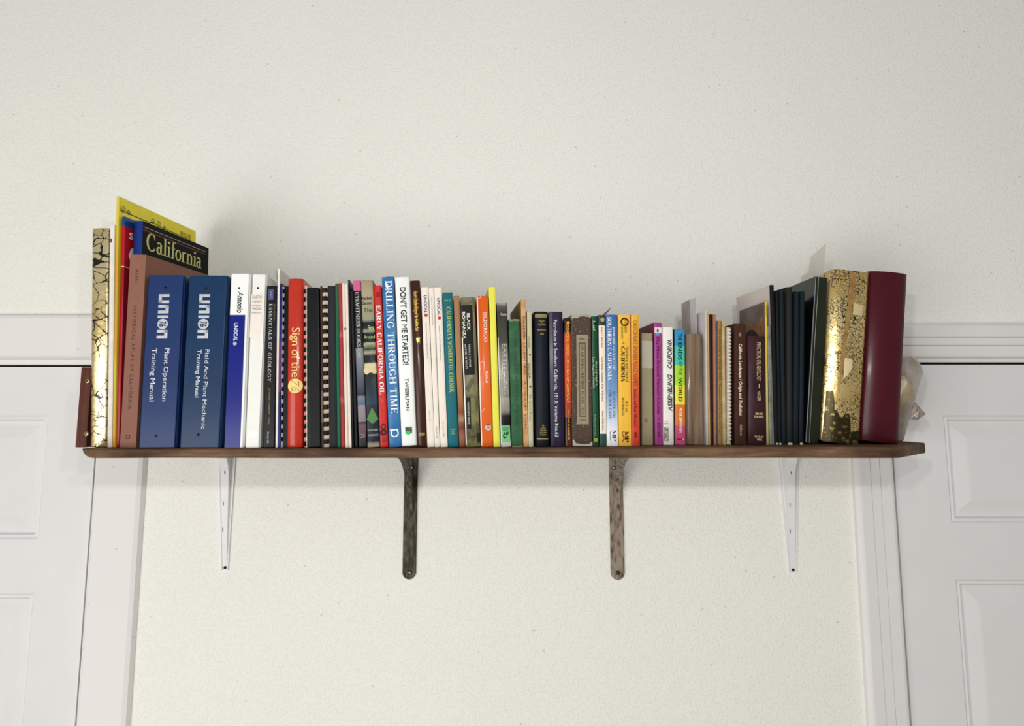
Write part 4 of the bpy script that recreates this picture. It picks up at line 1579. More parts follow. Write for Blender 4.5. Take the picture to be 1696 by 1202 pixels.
b = book('yellow_book', 809.4, 820, 475.2, 817.2, 828.6, 1.142, .185, 'bright lemon yellow book taller than its neighbours', yaw=6)
softback(b, M('e3de4c', .4, var=.04), cov=M('d2cb4c', .5), pg=PAGEW)

b = book('grey_jacketed_book', 822.2, 840, 501, 829.4, 847, 1.143, .165, 'grey photographic dust-jacketed book with a green label at its foot', yaw=6)
b.bulge = .001
hardback(b, MR([(0, 'b9b3a4'), (.03, '6a665e'), (.08, '4a4742'), (.28, '57544d'), (.36, '85817a'), (.5, '9a968c'), (.66, '8d897e'), (.67, 'a8a498'), (.76, '8f8b80'), (.79, '2a2824'), (.86, '1a1816'), (.95, '1d1b19'), (.965, 'cfcbc0'), (1, 'd8d4c8')], .28, noise_mix=.03, coat=.4), cov=M('3a3834', .4), pg=PAGES, ragged=.002)
text(b, 'Camp', 519, 523, 'd9d6cc', c=.62, hf=.6, d='across', font='serif')
text(b, 'EARTH SONG', 571, 654, 'c9c6bc', c=.62, hf=.42, font='light')
patch(b, 705.5, 732.5, .06, .92, M('6fc47e', .55), 'green_label')
text(b, 'READERS', 708.5, 711, '2a4a30', c=.5, hf=.55, d='across', eps=.0009); text(b, 'DIGEST', 712, 714.5, '2a4a30', c=.5, hf=.55, d='across', eps=.0009)
poly(b, [(.22, 724), (.28, 718), (.45, 715.5), (.42, 718), (.34, 722), (.38, 725), (.5, 723), (.55, 725), (.36, 727.5)], INK, 'label_print', eps=.001)
poly(b, [(.5, 718), (.56, 716), (.62, 718), (.72, 714.5), (.76, 717), (.68, 721), (.55, 722)], INK, 'label_print', eps=.001)
pt_, fc_ = ribbon2([(-b.w * .5 + .0006, bz(b, 560)), (-b.w * .5 + .001, bz(b, 735))], .0011)
onspine(b, pt_, fc_, M('efece4', .3), 'jacket_edge', eps=.0008)

# ---- 841 .. 990
b = book('green_cloth_book', 841.8, 861.2, 528.5, 848, 866, 1.143, .16, 'faded green cloth book with dark blind-stamped title, lower than the tan book', yaw=6)
b.bulge = .0008
hardback(b, M('3a6a48', .75, var=.1, alt='5a8462', altamt=.12, scale=30, bump=.2), pg=PAGEY, ragged=.0012, t=.002)
text(b, 'TYPES OF GEOLOGICAL AND STRUCTURE OF OIL FIELDS', 562, 706, '1f4030', c=.52, hf=.26, font='serifl', track=.05)
patch(b, 738.5, 741.5, .03, .98, M('8a9068', .8), 'worn_foot', jag=.0006)
patch(b, 529, 532, .03, .98, M('8a9068', .8), 'worn_head', jag=.0006)

b = book('tan_booklet', 862, 870.8, 496, 867, 874.8, 1.143, .175, 'tall worn tan booklet with dark capitals, rising behind the green cloth book', yaw=6)
softback(b, M('c9955f', .6, alt='e0b886', altamt=.2, scale=60), cov=M('8f6b3a', .6), pg=PAGEY, ragged=.0012)
text(b, 'OAKORAMA', 523.5, 564, '4a2a1c', c=.55, hf=.42, font='serifb', track=.2)
text(b, 'A PLEASANT VALLEY', 569, 622, '5a3626', c=.55, hf=.36, font='serifb', track=.15)
text(b, 'A COUNTRY STORE', 634, 712, '5a3626', c=.55, hf=.30, font='serifb', track=.2)

b = book('cream_booklet', 872.6, 880.8, 514.8, 875.4, 883.6, 1.144, .17, 'slim cream booklet with green and black lettering beside the dark navy book', yaw=6)
softback(b, M('c4be9c', .55, var=.06), pg=PAGES)
text(b, 'Jacobs', 557, 577, '8a8a4a', c=.42, hf=.45)
star(b, 589, .5, 2.4, '1d1b18'); star(b, 641.5, .5, 2.4, '1d1b18')
text(b, 'OLUSA', 603.5, 628, '1d1b18', c=.32, hf=.48)
text(b, 'Elk Grove Press', 655, 698, '8a8a4a', c=.42, hf=.45)

b = book('navy_cloth_book', 884.6, 906.8, 516.5, 886.2, 910.4, 1.15, .155, 'dark navy cloth book with gold bands and small gold lettering', yaw=6)
b.bulge = .0035
hardback(b, M('131d2b', .55, var=.15, bump=.15), pg=PAGES)
for ya, yb_ in ((521.5, 523), (525, 526.2)):
    patch(b, ya, yb_, .06, .94, GOLDP, 'gold_band', eps=.0006)
patch(b, 547, 547.8, .2, .84, GOLDP, 'gold_rule'); 
for s2, ya, yb_, w in (('GEOLOGY', 531, 533.2, .46), ('OF', 534.5, 536, .16), ('CALIFORNIA', 537.6, 540, .56), ('REED', 553, 555.2, .26)):
    text(b, s2, ya, yb_, GOLDP, c=.55, hf=w, d='across', eps=.0009)
for s2, ya, yb_, w in (('The', 704, 706.6, .18), ('American', 708, 710.4, .36), ('Association', 711.6, 714, .46), ('of Petroleum', 715.2, 717.6, .5), ('Geologists', 718.6, 721, .42)):
    text(b, s2, ya, yb_, GOLDP, c=.55, hf=w, d='across', font='serif', eps=.0009)
patch(b, 726.5, 729, .1, .9, GOLDP, 'gold_band', eps=.0006)
patch(b, 727.2, 728.3, .1, .9, M('131d2b', .55), 'gold_band', eps=.0008)

b = book('purple_report', 909, 932, 516.3, 912, 935.2, 1.152, .16, 'thick plain deep purple book with white lettering', yaw=6)
softback(b, M('2c2046', .35, var=.05, coat=.2), pg=PAGEW)
text(b, 'Petroleum in Southern California, 1913: Volume No.63', 530, 724, 'e6e3ea', c=.44, hf=.25, font='sans')

b = book('orange_gradient_book', 934.6, 945, 526.5, 936.8, 947, 1.153, .15, 'slim glossy book fading from brown to orange with yellow lettering', yaw=6)
softback(b, MR([(0, '2a211f'), (.10, '31241f'), (.14, 'd8552c'), (.5, 'd9532a'), (.66, 'b8482c'), (.775, 'a8452a'), (.78, '2c1a12'), (.90, '5a2418'), (1, '6b3424')], .25, coat=.5), pg=PAGEW)
text(b, 'COASTAL CRUDE - IN A SEA OF CONFLICT', 538, 668, 'f0b44a', c=.50, hf=.40, font='bold', track=.06)
text(b, 'KALLMAN & WHEELER', 680, 729, 'e0a84a', c=.52, hf=.30, font='bold', track=.05)
disc(b, 535, .58, 3.0, 'ef9440', 'dot_sticker', eps=.0009)

b = book('brown_paper_book', 946.4, 979, 521.3, 948.2, 981.6, 1.155, .15, 'thick speckled brown book with a framed cream title label and chipped white corners', yaw=6)
softback(b, M('5b4a3e', .7, alt='9a8a78', altamt=.02, scale=260), cov=M('a59a88', .6), pg=PAGES, ragged=.0006)
CL = M('a09478', .7, var=.06)
patch(b, 555, 703.5, .23, .83, CL, 'title_label', eps=.0004)
patch(b, 568.5, 691, .35, .70, M('4f4030', .6), 'title_frame', eps=.0006)
patch(b, 570, 689.5, .385, .665, CL, 'title_panel', eps=.0008)
patch(b, 571.8, 687.7, .41, .64, M('5f5040', .6), 'title_frame', eps=.0009)
patch(b, 572.4, 687, .42, .63, CL, 'title_panel', eps=.0010)
text(b, 'UP AND DOWN CALIFORNIA IN 1860-1864', 574, 685, '2a211a', c=.525, hf=.13, font='serifb', track=.1, eps=.0012)
text(b, 'BREWER', 560.5, 563.8, '2a211a', c=.53, hf=.27, d='across', font='serif', eps=.0009)
text(b, 'CALIFORNIA', 694.8, 697.6, '2a211a', c=.53, hf=.36, d='across', font='serif', eps=.0009)
poly(b, [(0, 521.6), (1, 521.6), (1, 527), (.9, 525), (.6, 523.8), (.42, 524.6), (.3, 527.5), (.06, 527), (.0, 530)], M('b5ab96', .7), 'chipped_corner')
poly(b, [(0, 738.4), (0, 727), (.06, 729), (.16, 734), (.5, 735.8), (.85, 735), (1, 731), (1, 738.4)], M('c9c4b2', .7), 'chipped_corner')

b = book('green_paperback', 979.6, 990, 523.7, 982.4, 992.6, 1.157, .14, 'slim dark green paperback with pale italic lettering', yaw=6)
softback(b, M('0d5232', .4, var=.06), pg=PAGES)
text(b, 'Schad', 531, 548, 'cfd6c0', c=.38, hf=.42, font='serif', slant=.2)
disc(b, 536.5, .48, 2.6, '0c0c0c', 'dot_sticker', eps=.001)
patch(b, 549, 592, .3, .34, '6a9a78', 'rule')
text(b, 'Afoot and Afield in', 598, 640, 'cfd6c0', c=.68, hf=.26, font='serif', slant=.2)
text(b, 'Los Angeles County', 592, 645, 'cfd6c0', c=.24, hf=.34, font='serif', slant=.2)
patch(b, 648, 684, .3, .34, '6a9a78', 'rule')
text(b, 'Wilderness Press', 686, 722, '9ab090', c=.36, hf=.26, font='serif')
disc(b, 729, .42, 3.2, 'b9b04a', 'publisher_mark', inner=.4)

b = book('cream_banded_paperback', 991, 1002.5, 521.6, 994, 1005, 1.158, .14, 'slim cream paperback with dark green bands at head and foot', yaw=6)
softback(b, MR([(0, '2c4a42'), (.078, '2c4a42'), (.079, 'efe2d2'), (.905, 'efe2d2'), (.906, '3a5a50'), (1, '3a5a50')], .4, 'CONSTANT'), cov=M('16382a', .5), pg=PAGEW)
disc(b, 529.5, .58, 3.6, 'c99a68', 'dot_sticker')
DK = '4a443c'
text(b, 'Minor / Morrison', 542, 577, DK, c=.46, hf=.28, font='serif')
text(b, 'Earth Heroes: Champions of the Wilderness', 592, 666, DK, c=.46, hf=.28, font='serif')
text(b, 'Dawn Publications', 682, 714, DK, c=.46, hf=.28, font='serif')

b = book('blue_guidebook', 1003, 1022.8, 521, 1005.2, 1023.6, 1.16, .14, 'guidebook fading from blue to white with white serif capitals', yaw=6)
softback(b, MR([(0, '3a72b4'), (.35, '5585c0'), (.6, '7da3d2'), (.8, 'c9d6e8'), (.92, 'eef0f2'), (1, 'f2f2f0')], .35), cov=M('3a72b4', .4), pg=PAGEW)
text(b, 'SOUTHERN CALIFORNIA', 525.5, 631, 'f0f3f4', c=.30, hf=.34, font='serif')
text(b, 'ROADSIDE GEOLOGY OF', 542, 614, 'e4ecf4', c=.70, hf=.22, font='serif')
text(b, "O'BLACK GANS", 648, 694, '2f5a98', c=.30, hf=.26, font='serif')
text(b, 'SYLVESTER AND', 649, 692, '3a66a4', c=.66, hf=.22, font='serif')
text(b, 'MP', 713, 731, '1d3a72', c=.66, hf=.34, font='serif', track=-.05)
pt_, fc_ = ribbon2([(-.1 * b.w, bz(b, 714)), (-.22 * b.w, bz(b, 716)), (-.2 * b.w, bz(b, 730))], .0007)
onspine(b, pt_, fc_, M('2a4a80', .5), 'publisher_mark')

b = book('yellow_guidebook', 1023.4, 1044.6, 521, 1024.8, 1046, 1.161, .14, 'golden yellow guidebook with dark serif lettering', yaw=6)
softback(b, M('f2bd42', .4, var=.04), pg=PAGEW)
DB = '3a2414'
disc(b, 533.5, .52, 7.2, M(DB, .5), 'large_initial', inner=.68)
text(b, 'ROADSIDE', 527, 552, '5a3414', c=.60, hf=.17, font='serif', eps=.0009)
text(b, 'GEOLOGY', 541, 563, DB, c=.30, hf=.16, font='serif', eps=.0009)
text(b, 'of', 567, 571.5, DB, c=.45, hf=.2, font='serif', slant=.2)
text(b, 'Northern and Central', 576, 634, DB, c=.70, hf=.24, font='serif')
text(b, 'CALIFORNIA', 575, 634, DB, c=.36, hf=.30, font='serifb')
text(b, 'ALT and', 664.5, 684, DB, c=.64, hf=.20, font='serif')
text(b, 'HYNDMAN', 660, 689, DB, c=.34, hf=.20, font='serif')
text(b, 'MP', 715, 733, '4a2a10', c=.62, hf=.32, font='serifb', track=-.05)
pt_, fc_ = ribbon2([(-.14 * b.w, bz(b, 715)), (-.24 * b.w, bz(b, 718)), (-.16 * b.w, bz(b, 722)), (-.1 * b.w, bz(b, 727)), (-.22 * b.w, bz(b, 732))], .0012)
onspine(b, pt_, fc_, M('4a2a10', .5), 'publisher_mark')

b = book('orange_red_guidebook', 1045, 1058.4, 521.2, 1046.4, 1060.2, 1.162, .14, 'paperback fading from yellow through orange to red', yaw=6)
softback(b, MR([(0, 'f0b832'), (.2, 'e8a53a'), (.35, 'e8903c'), (.5, 'e5713a'), (.65, 'dd5638'), (1, 'd9442e')], .4), cov=M('d0604a', .5), pg=PAGEW)
text(b, "CALIFORNIA'S SPANISH PLACE NAMES", 531, 640, '8a4a1c', c=.50, hf=.56, font='light')
text(b, 'Barbara and Rudy Marinacci', 646, 708, '4a1a14', c=.46, hf=.34, font='serif', slant=.2)
patch(b, 716, 725.5, .3, .62, '8a2a20', 'publisher_mark')

# ---- 1062 .. 1270
b = book('beige_cloth_book', 1062.2, 1081.6, 551.5, 1063.2, 1082.4, 1.185, .145, 'plain beige cloth book with a blank grey paper label, no lettering', yaw=6)
b.bulge = .0008
hardback(b, M('a39878', .75, var=.06, bump=.2), cov=M('8f8468', .7), pg=PAGES, t=.0018)
patch(b, 565, 610.5, .02, .98, M('b9b4a2', .7, var=.04), 'paper_label')
disc(b, 697, .35, 3.5, '8a7c5c', 'stain')
b = book('magenta_paperback', 1083, 1096.8, 534.5, 1084.8, 1098.4, 1.19, .15, 'magenta-purple paperback with dark lettering and blue dot sticker', yaw=6.5)
softback(b, M('b04796', .4, var=.04), cov=M('7f3a52', .5), pg=PAGES)
patch(b, 542.5, 552, .05, .95, M('e6d6dc', .5), 'white_band')
poly(b, [(.42, 550.5), (.3, 549), (.4, 544), (.5, 546), (.6, 549.5)], INK, 'band_print', eps=.0008)
disc(b, 554, .42, 2.7, '5aa6d0', 'dot_sticker', eps=.0009)
text(b, 'Day Hikes Around Ventura County', 558, 686.5, '2c1030', c=.48, hf=.36, font='sans')
disc(b, 694.5, .48, .9, '2c1030', 'printed_dot')
text(b, 'STONE', 701, 724.5, '2c1030', c=.48, hf=.36, font='sans')
b = book('white_handlettered_book', 1097.2, 1115.6, 541.5, 1098.9, 1116.7, 1.19, .15, 'white book with black brush hand-lettering', yaw=6)
b.bulge = .001
hardback(b, M('ece8e2', .5, var=.03), pg=PAGES, t=.0018)
text(b, 'CALIFORNIA', 563, 611, INK, c=.62, hf=.42, font='bold', d='up', slant=.25)
text(b, 'ASSEMBLING', 621, 682, INK, c=.62, hf=.42, font='bold', d='up', slant=.25)
text(b, 'HELIX', 698, 700, '8a8680', c=.25, hf=.3, d='across'); text(b, 'EARTH', 701.5, 703.5, '8a8680', c=.25, hf=.4, d='across')
patch(b, 708, 731, .02, .48, M('d8d2ca', .6, alt='3a3836', altamt=.25, scale=230), 'line_drawing')
b = book('rainbow_banded_book', 1116.9, 1135.4, 545.2, 1118.6, 1136.2, 1.19, .15, 'book in bands of blue, turquoise, lime, yellow, orange and pink', yaw=6)
b.bulge = .0006
hardback(b, MR([(0, '3a9ac8'), (.148, '4fc4ac'), (.315, 'a9d83a'), (.487, 'e8e04a'), (.655, 'e5803a'), (.83, 'd95c86'), (1, 'd95c86')], .4, 'CONSTANT'), cov=M('101a20', .4), pg=PAGEW, t=.0016)
NB = M('14222c', .5)
text(b, 'THE', 553, 564.5, NB, c=.48, hf=.32, font='bold')
text(b, 'ENDS', 568, 597, NB, c=.48, hf=.34, font='bold')
text(b, 'OF THE', 600, 622, NB, c=.48, hf=.28, font='sans')
text(b, 'WORLD', 627, 666, NB, c=.48, hf=.34, font='bold')
text(b, 'PETER BRANNEN', 676.5, 717, 'f2ece6', c=.5, hf=.24, font='bold')
for q in range(4):
    disc(b, 728, .2 + .17 * q, .9, INK if q < 3 else WHITE, 'publisher_mark')

b = book('brown_paper_parcel_book', 1136.4, 1163.8, 553.5, 1138, 1165, 1.19, .16, 'thick book in streaky brown plastic-covered paper, right of the rainbow book', yaw=6)
b.bulge = .003
hardback(b, M('6b4c36', .35, alt='a28d76', altamt=.3, scale=9, stretch=(14, 9, .6), coat=.6), pg=PAGES, ragged=.0008)
TAN, TAN2 = M('c4a070', .6, var=.1), M('b8a27a', .6, var=.12)
for (a, c, yt, d, e, mt, nm, lb) in (
        (1168, 1171.6, 514.5, 1170, 1173.6, M('cfc0a8', .6), 'pamphlet', 'tallest thin pale pamphlet right of the brown plastic-covered book'),
        (1171.8, 1174.8, 518.5, 1173.8, 1177.2, TAN, 'pamphlet', 'thin honey-tan pamphlet touching the thin black one'),
        (1175.6, 1180.2, 520.3, 1178, 1181.4, M('1d1917', .5), 'pamphlet', 'thin black pamphlet beside the salmon one'),
        (1181.4, 1186.2, 520.3, 1182.4, 1186.8, M('b87a5e', .6), 'pamphlet', 'thin salmon-brown pamphlet right of the thin black one'),
        (1187, 1188.7, 531, 1187.6, 1189.1, M('6b6072', .5), 'pamphlet', 'very thin grey-lilac pamphlet beside the lettered tan booklet')):
    b = book(nm, a, c, yt, d, e, 1.19, .14, lb, 'pamphlet', yaw=6, group='thin pamphlets')
    softback(b, mt, cov=M('cdc8c8', .6) if a == 1168 else None, pg=PAGES)
b = book('tan_lettered_booklet', 1189, 1195.2, 531.2, 1189.5, 1196, 1.19, .14, 'thin tan booklet with dark lettering along the spine', yaw=6)
softback(b, M('a3854e', .6, var=.08), pg=PAGEY)
text(b, 'THE LANGUAGE OF THE OIL FIELD:', 545, 632, '3a2a14', c=.45, hf=.48, font='serif')
text(b, 'Examination of An Industrial Argot', 637, 720, '3a2a14', c=.45, hf=.40, font='serif')
b = book('tan_blank_booklet', 1196, 1200.8, 531.3, 1196.8, 1202.8, 1.19, .14, 'thin worn straw-coloured booklet left of the spiral notebook', yaw=6)
softback(b, M('bfa06c', .6, alt='d8c090', altamt=.2), pg=PAGEY, ragged=.002)

# wire-bound notebook
b = book('spiral_notebook', 1203.8, 1211.8, 541.5, 1204.2, 1212, 1.192, .14, 'white wire-bound notebook with tan covers', 'notebook', yaw=6)
b.t = .0006
hw = b.w / 2
obj('back_cover', boxv(-hw, -hw + .0007, .003, b.D, 0, b.h), BOXF, TAN2, b.root)
obj('front_cover', boxv(hw - .0007, hw, .003, b.D, 0, b.h), BOXF, M('a89468', .6, alt='5a4c34', altamt=.2, scale=90), b.root)
obj('pages', boxv(-hw + .0008, hw - .0008, .004, b.D - .001, .0005, b.h - .0005), BOXF, PAGES, b.root)
WIRE = M('eceae8', .3)
V, Fc = [], []
ns, nt = 14, 5
for dz in (-.0009, .0009):
    k0 = len(V)
    for i in range(ns):
        a = 2 * math.pi * i / ns
        for j in range(nt):
            t = 2 * math.pi * j / nt
            rx, ry = hw * .98, .005
            V.append(Vector(((rx + .0006 * math.cos(t)) * math.cos(a), .002 + (ry + .0006 * math.cos(t)) * math.sin(a), dz + .0006 * math.sin(t))))
    for i in range(ns):
        for j in range(nt):
            a, c = k0 + i * nt + j, k0 + i * nt + (j + 1) % nt
            d, e = k0 + ((i + 1) % ns) * nt + (j + 1) % nt, k0 + ((i + 1) % ns) * nt + j
            Fc.append((a, c, d, e))
first = None
y = 546
while y < 733:
    if first is None:
        o = first = obj('wire_loop', V, Fc, WIRE, b.root, True)
    else:
        o = first.copy()
        COL.objects.link(o)
        o.parent = b.root
    o.location = (0, 0, bz(b, y))
    y += 6.05

b = book('brown_textbook', 1216.2, 1236.2, 536.5, 1216.6, 1237.2, 1.193, .15, 'plain chocolate brown hardback with cream lettering', yaw=6)
hardback(b, M('512e24', .5, var=.05), cov=M('4a2a20', .55), pg=PAGES)
text(b, 'Hill', 551, 557.5, 'cfb99a', c=.46, hf=.18, d='across')
text(b, 'California Landscape / Origin and Evolution', 570, 690, 'efe0c2', c=.50, hf=.25, font='bold')
text(b, 'California', 704, 722, 'e0ccaa', c=.52, hf=.18, font='sans')

b = book('maroon_textbook', 1237.4, 1268.6, 556.5, 1238.2, 1269.4, 1.194, .15, 'thick worn maroon hardback with gold condensed lettering', yaw=6)
b.bulge = .004
hardback(b, M('3a1a20', .4, alt='55313c', altamt=.3, scale=14, bump=.1), pg=PAGES, ragged=.001)
GLD = M('e2c79a', .5)
text(b, 'PRACTICAL OIL GEOLOGY', 568, 632, GLD, c=.56, hf=.24, font='light', eps=.0015)
patch(b, 637, 643.5, .55, .585, GLD, 'dash', eps=.0010)
text(b, 'HAGER', 649, 665, GLD, c=.55, hf=.18, font='light', eps=.0015)
text(b, 'SIXTH', 684.5, 688, GLD, c=.55, hf=.42, d='across', font='serifb', eps=.0018)
text(b, 'EDITION', 689.5, 693, GLD, c=.55, hf=.52, d='across', font='serifb', eps=.0018)
text(b, 'McGRAW', 722, 725, GLD, c=.55, hf=.5, d='across', font='serifb', eps=.0018)
text(b, 'HILL', 727, 730, GLD, c=.58, hf=.32, d='across', font='serifb', eps=.0018)

# ---- 1267 .. 1500
b = book('yellow_spined_magazine', 1266.8, 1270.8, 499.3, 1269.8, 1273.4, 1.196, .118, 'thin yellow-spined magazine with a vintage brown photograph on its cover', 'magazine', yaw=3)
softback(b, MR([(0, 'e6c83a'), (.4, 'dcbc30'), (.6, 'c9c070'), (1, 'b0b060')], .4), cov=M('5e4d48', .5, alt='80706a', altamt=.3, scale=22), pg=PAGEW)
text(b, 'CENTURY', 505, 526, '5a3a10', c=.5, hf=.55)
q = [(.010, b.h - .022), (.030, b.h - .034), (.062, b.h - .028), (.085, b.h - .040), (.118, b.h - .062), (.08, b.h - .085), (.02, b.h - .085), (.006, b.h - .05)]
side(b, q, [tuple(range(len(q)))], M('94683f', .5, alt='6b4a2c', altamt=.2), 'cover_picture', right=False)
q = [(.065 + .045 * math.cos(a), b.h - .085 + .042 * math.sin(a)) for a in [2 * math.pi * i / 20 for i in range(20)]]
side(b, q, [tuple(range(20))], M('15100e', .5), 'cover_picture_hat', right=False, eps=.0005)

b = book('grey_green_folder', 1271.6, 1275.6, 540, 1274.2, 1281.2, 1.197, .118, 'pale grey-green thin folder left of the dark slim books', 'folder', yaw=3, group='document folders')
softback(b, M('8a9088', .4, alt='6b6660', altamt=.2), pg=PAGES)
for (a, c, yt, d, e, hexc, lb, bu) in (
        (1275.8, 1282.6, 471.8, 1284.6, 1289.6, '15191f', 'tallest slim dark navy volume at the left of the dark set', 0),
        (1284.8, 1290.4, 481.2, 1290, 1295, '12171c', 'thin near-black volume second from the left of the dark set', 0),
        (1291.4, 1298.2, 479, 1295.6, 1302.2, '1d2b33', 'slim slate-blue volume left of the round-backed grey one', .0006),
        (1301.4, 1313.4, 475.8, 1303.6, 1313, '2b2c2d', 'rounded charcoal grey volume, thickest of the dark set', .003),
        (1316, 1325.2, 482.3, 1314.6, 1322.6, '162632', 'slim dark blue volume with a yellow slip on top', .001),
        (1326.2, 1333.8, 482.3, 1323.6, 1331.4, '172832', 'slim dark blue volume with a white slip on top, rightmost of the dark set', .0006)):
    b = book('slim_bound_volume', a, c, yt, d, e, 1.2, .15, lb, yaw=4, group='dark slim bound volumes')
    b.bulge = bu
    if 'tallest' in lb:
        VOL = b
    hardback(b, M(hexc, .65, var=.12, bump=.15), pg=PAGES, t=.0014)
    if 'left of the dark set' in lb or 'thickest' in lb or 'white slip' in lb:
        patch(b, 733.5, 737.5, .12, .8, M('d6d0c4', .7), 'paper_tag')
    if 'yellow slip' in lb or 'white slip' in lb:
        mt = M('b9a83a', .6) if 'yellow' in lb else M('e6dfd0', .6)
        obj('slip', boxv(-b.w * .3, b.w * .3, .02, .06, b.h - .004, b.h + .004), BOXF, mt, b.root)

b = book('glossy_dark_green_book', 1349, 1373.6, 459, 1335, 1354, 1.2, .20, 'glossy dark green and black book leaning right against the gold one', yaw=2)
DG = M('1a2216', .15, alt='2c3518', altamt=.3, scale=10, coat=.7)
hardback(b, DG, cov=M('101214', .18, coat=.6), pg=PAGES, t=.003)
pt_, fc_ = ribbon2([(-b.w * .47, .002), (-b.w * .47, b.h - .002)], .0016)
onspine(b, pt_, fc_, M('8a9098', .2), 'film_edge', eps=.0009)
pt_, fc_ = ribbon2([(-b.w * .25, bz(b, 460)), (-b.w * .25, bz(b, 560)), (-b.w * .22, bz(b, 735))], .0008)
onspine(b, pt_, fc_, M('a0a4a0', .2), 'film_crease', eps=.0009)

b = book('gold_foil_book', 1375.6, 1436, 450, 1357, 1422.4, 1.2, .20, 'thick gold foil book etched with black tangled lines, leaning on the burgundy book', yaw=-7)
b.bulge = .008
GOLDB = b
GE = gold_foil('gold_etched_foil', '2a2212', 'etched')
hardback(b, GE, cov=M('c9a040', .25, metal=.9), pg=PAGES, ragged=.0006)
ORG = M('a87a44', .35, metal=.6, alt='c9a468', altamt=.3, scale=70)
poly(b, [(.47, 455), (.64, 455), (.63, 470), (.60, 485), (.61, 500), (.54, 520), (.53, 545), (.49, 570), (.47, 600), (.42, 625), (.40, 655), (.35, 672), (.32, 655), (.36, 620), (.38, 590), (.42, 560), (.43, 535), (.47, 515), (.46, 490), (.48, 470)], ORG, 'orange_streak', eps=.0016)
OLD = M('40371f', .3, metal=.6, alt='a08f50', altamt=.06, scale=120)
poly(b, [(.05, 737), (.08, 655), (.24, 653), (.28, 668), (.30, 684), (.36, 686), (.44, 694), (.50, 697), (.56, 690), (.66, 688), (.70, 693), (.72, 706), (.74, 720), (.80, 716), (.90, 716), (.98, 712), (.985, 738)], OLD, 'dark_patch', eps=.0018)
poly(b, [(.46, 598), (.66, 598), (.68, 612), (.56, 626), (.46, 632)], M('f2dfae', .4, metal=.6), 'plain_patch', eps=.0018)
poly(b, [(.60, 505), (.86, 507), (.86, 525), (.60, 525)], M('eed9a4', .4, metal=.6), 'plain_patch', eps=.0018)

b = book('burgundy_book', 1437.2, 1500, 452.5, 1425, 1484.8, 1.2, .20, 'thick plain glossy burgundy book with a rounded spine at the right end', yaw=-7)
b.bulge = .008
hardback(b, M('5a1222', .3, var=.1, coat=.25, bump=.06), pg=PAGES, t=.003)

# ------------------------------------------------------------------ loose papers and films
def P3(px, py, Y):
    return P(px, py, Y)


# grey-white printed sheet standing behind the brown plastic-covered book
def standing(name, px, Y0, depth, yawd, z_tops, mat, label, cat, th=.0005):
    """sheet on edge: starts at pixel column px and depth Y0, runs back at an angle; z_tops = (fraction of depth, pixel row there)"""
    x0 = P(px, 600, Y0).x
    a = math.radians(yawd)
    pts = []
    for t, py in z_tops:
        y = Y0 + depth * t * math.cos(a)
        x = x0 - depth * t * math.sin(a)
        pxx = PPX + F * x / y
        z = P(pxx, py, y).z if py else shelf_z(x) + .0003
        pts.append(Vector((x, y, z)))
    return sheet(name, pts, th, mat, label, cat)


standing('printed_sheet', 1155.9, 1.215, .062, 6, [(0, None), (0, 493), (1, 500), (1, None)],
         M('c4c0c2', .4, var=.05), 'pale grey printed sheet sticking up behind the brown plastic-covered book', 'paper sheet')
standing('printed_sheet', 1145, 1.245, .042, 6, [(0, None), (0, 496.5), (1, 503), (1, None)],
         M('8d8680', .35, alt='a89c94', altamt=.3, scale=30), 'narrow grey photographic strip standing beside the pale printed sheet', 'paper sheet')


def beside(b, name, prof, mat, label):
    """translucent sheet tucked against the left cover of a book; prof = (depth, height) outline"""
    x = -b.w / 2 - .0012
    V = [Vector((x, y, z)) for y, z in prof] + [Vector((x + .0005, y, z)) for y, z in prof]
    n = len(prof)
    Fc = [tuple(range(n)), tuple(range(2 * n - 1, n - 1, -1))] + [(i, (i + 1) % n, (i + 1) % n + n, i + n) for i in range(n)]
    o = obj(name, V, Fc, mat)
    o.location = b.root.location
    o.rotation_euler = b.root.rotation_euler
    tag(o, label, 'paper sheet')
    return o


beside(VOL, 'translucent_sheet', [(.004, .0), (.004, VOL.h - .001), (.152, VOL.h + .002), (.152, .0)],
       clear_sheet('vellum_pink', 'd6c9c2', .94), 'translucent pinkish sheet standing behind the yellow-spined magazine')
hg = GOLDB.h
beside(GOLDB, 'translucent_sheet', [(.03, .0065), (.03, hg + .055), (.12, hg + .050), (.125, hg + .02), (.175, hg + .022), (.175, .0065)],
       clear_sheet('vellum_grey', 'ddd6cc', .5), 'large translucent film sheet rising behind the glossy dark green book')
# crumpled tissue above the green folder
bm = bmesh.new()
tp = [P3(549, 473, 1.2), P3(553, 466, 1.205), P3(557, 470, 1.2), P3(555, 462, 1.21), P3(561, 460, 1.205), P3(563, 453.5, 1.21), P3(562, 461, 1.2), P3(557, 472, 1.195)]
o0 = tp[0]
sheet_v = [Vector(p) - o0 for p in tp]
tv = sheet_v + [v + Vector((.0004, .0015, .0003)) for v in sheet_v]
n = len(tp)
tis = obj('tissue_scrap', tv, [(0, 1, 2, 7), (2, 3, 4, 6), (4, 5, 6), (2, 6, 7)] + [tuple(i + n for i in f) for f in ((7, 2, 1, 0), (6, 4, 3, 2), (6, 5, 4), (7, 6, 2))] + [(i, (i + 1) % n, (i + 1) % n + n, i + n) for i in range(n)], M('e9e6dd', .7))
tis.location = o0
tag(tis, 'small torn scrap of white tissue poking up above the green folder', 'paper scrap')
# curled paper beside the tall white folder
pc = sheet('paper_scrap', [P3(461, 480, 1.18), P3(456.2, 446.5, 1.20), P3(458, 446, 1.195), P3(460.3, 458, 1.17), P3(461.8, 480, 1.17)], .0005, M('d9d2c6', .7), 'narrow torn paper strip curling up beside the tall white folder', 'paper scrap')
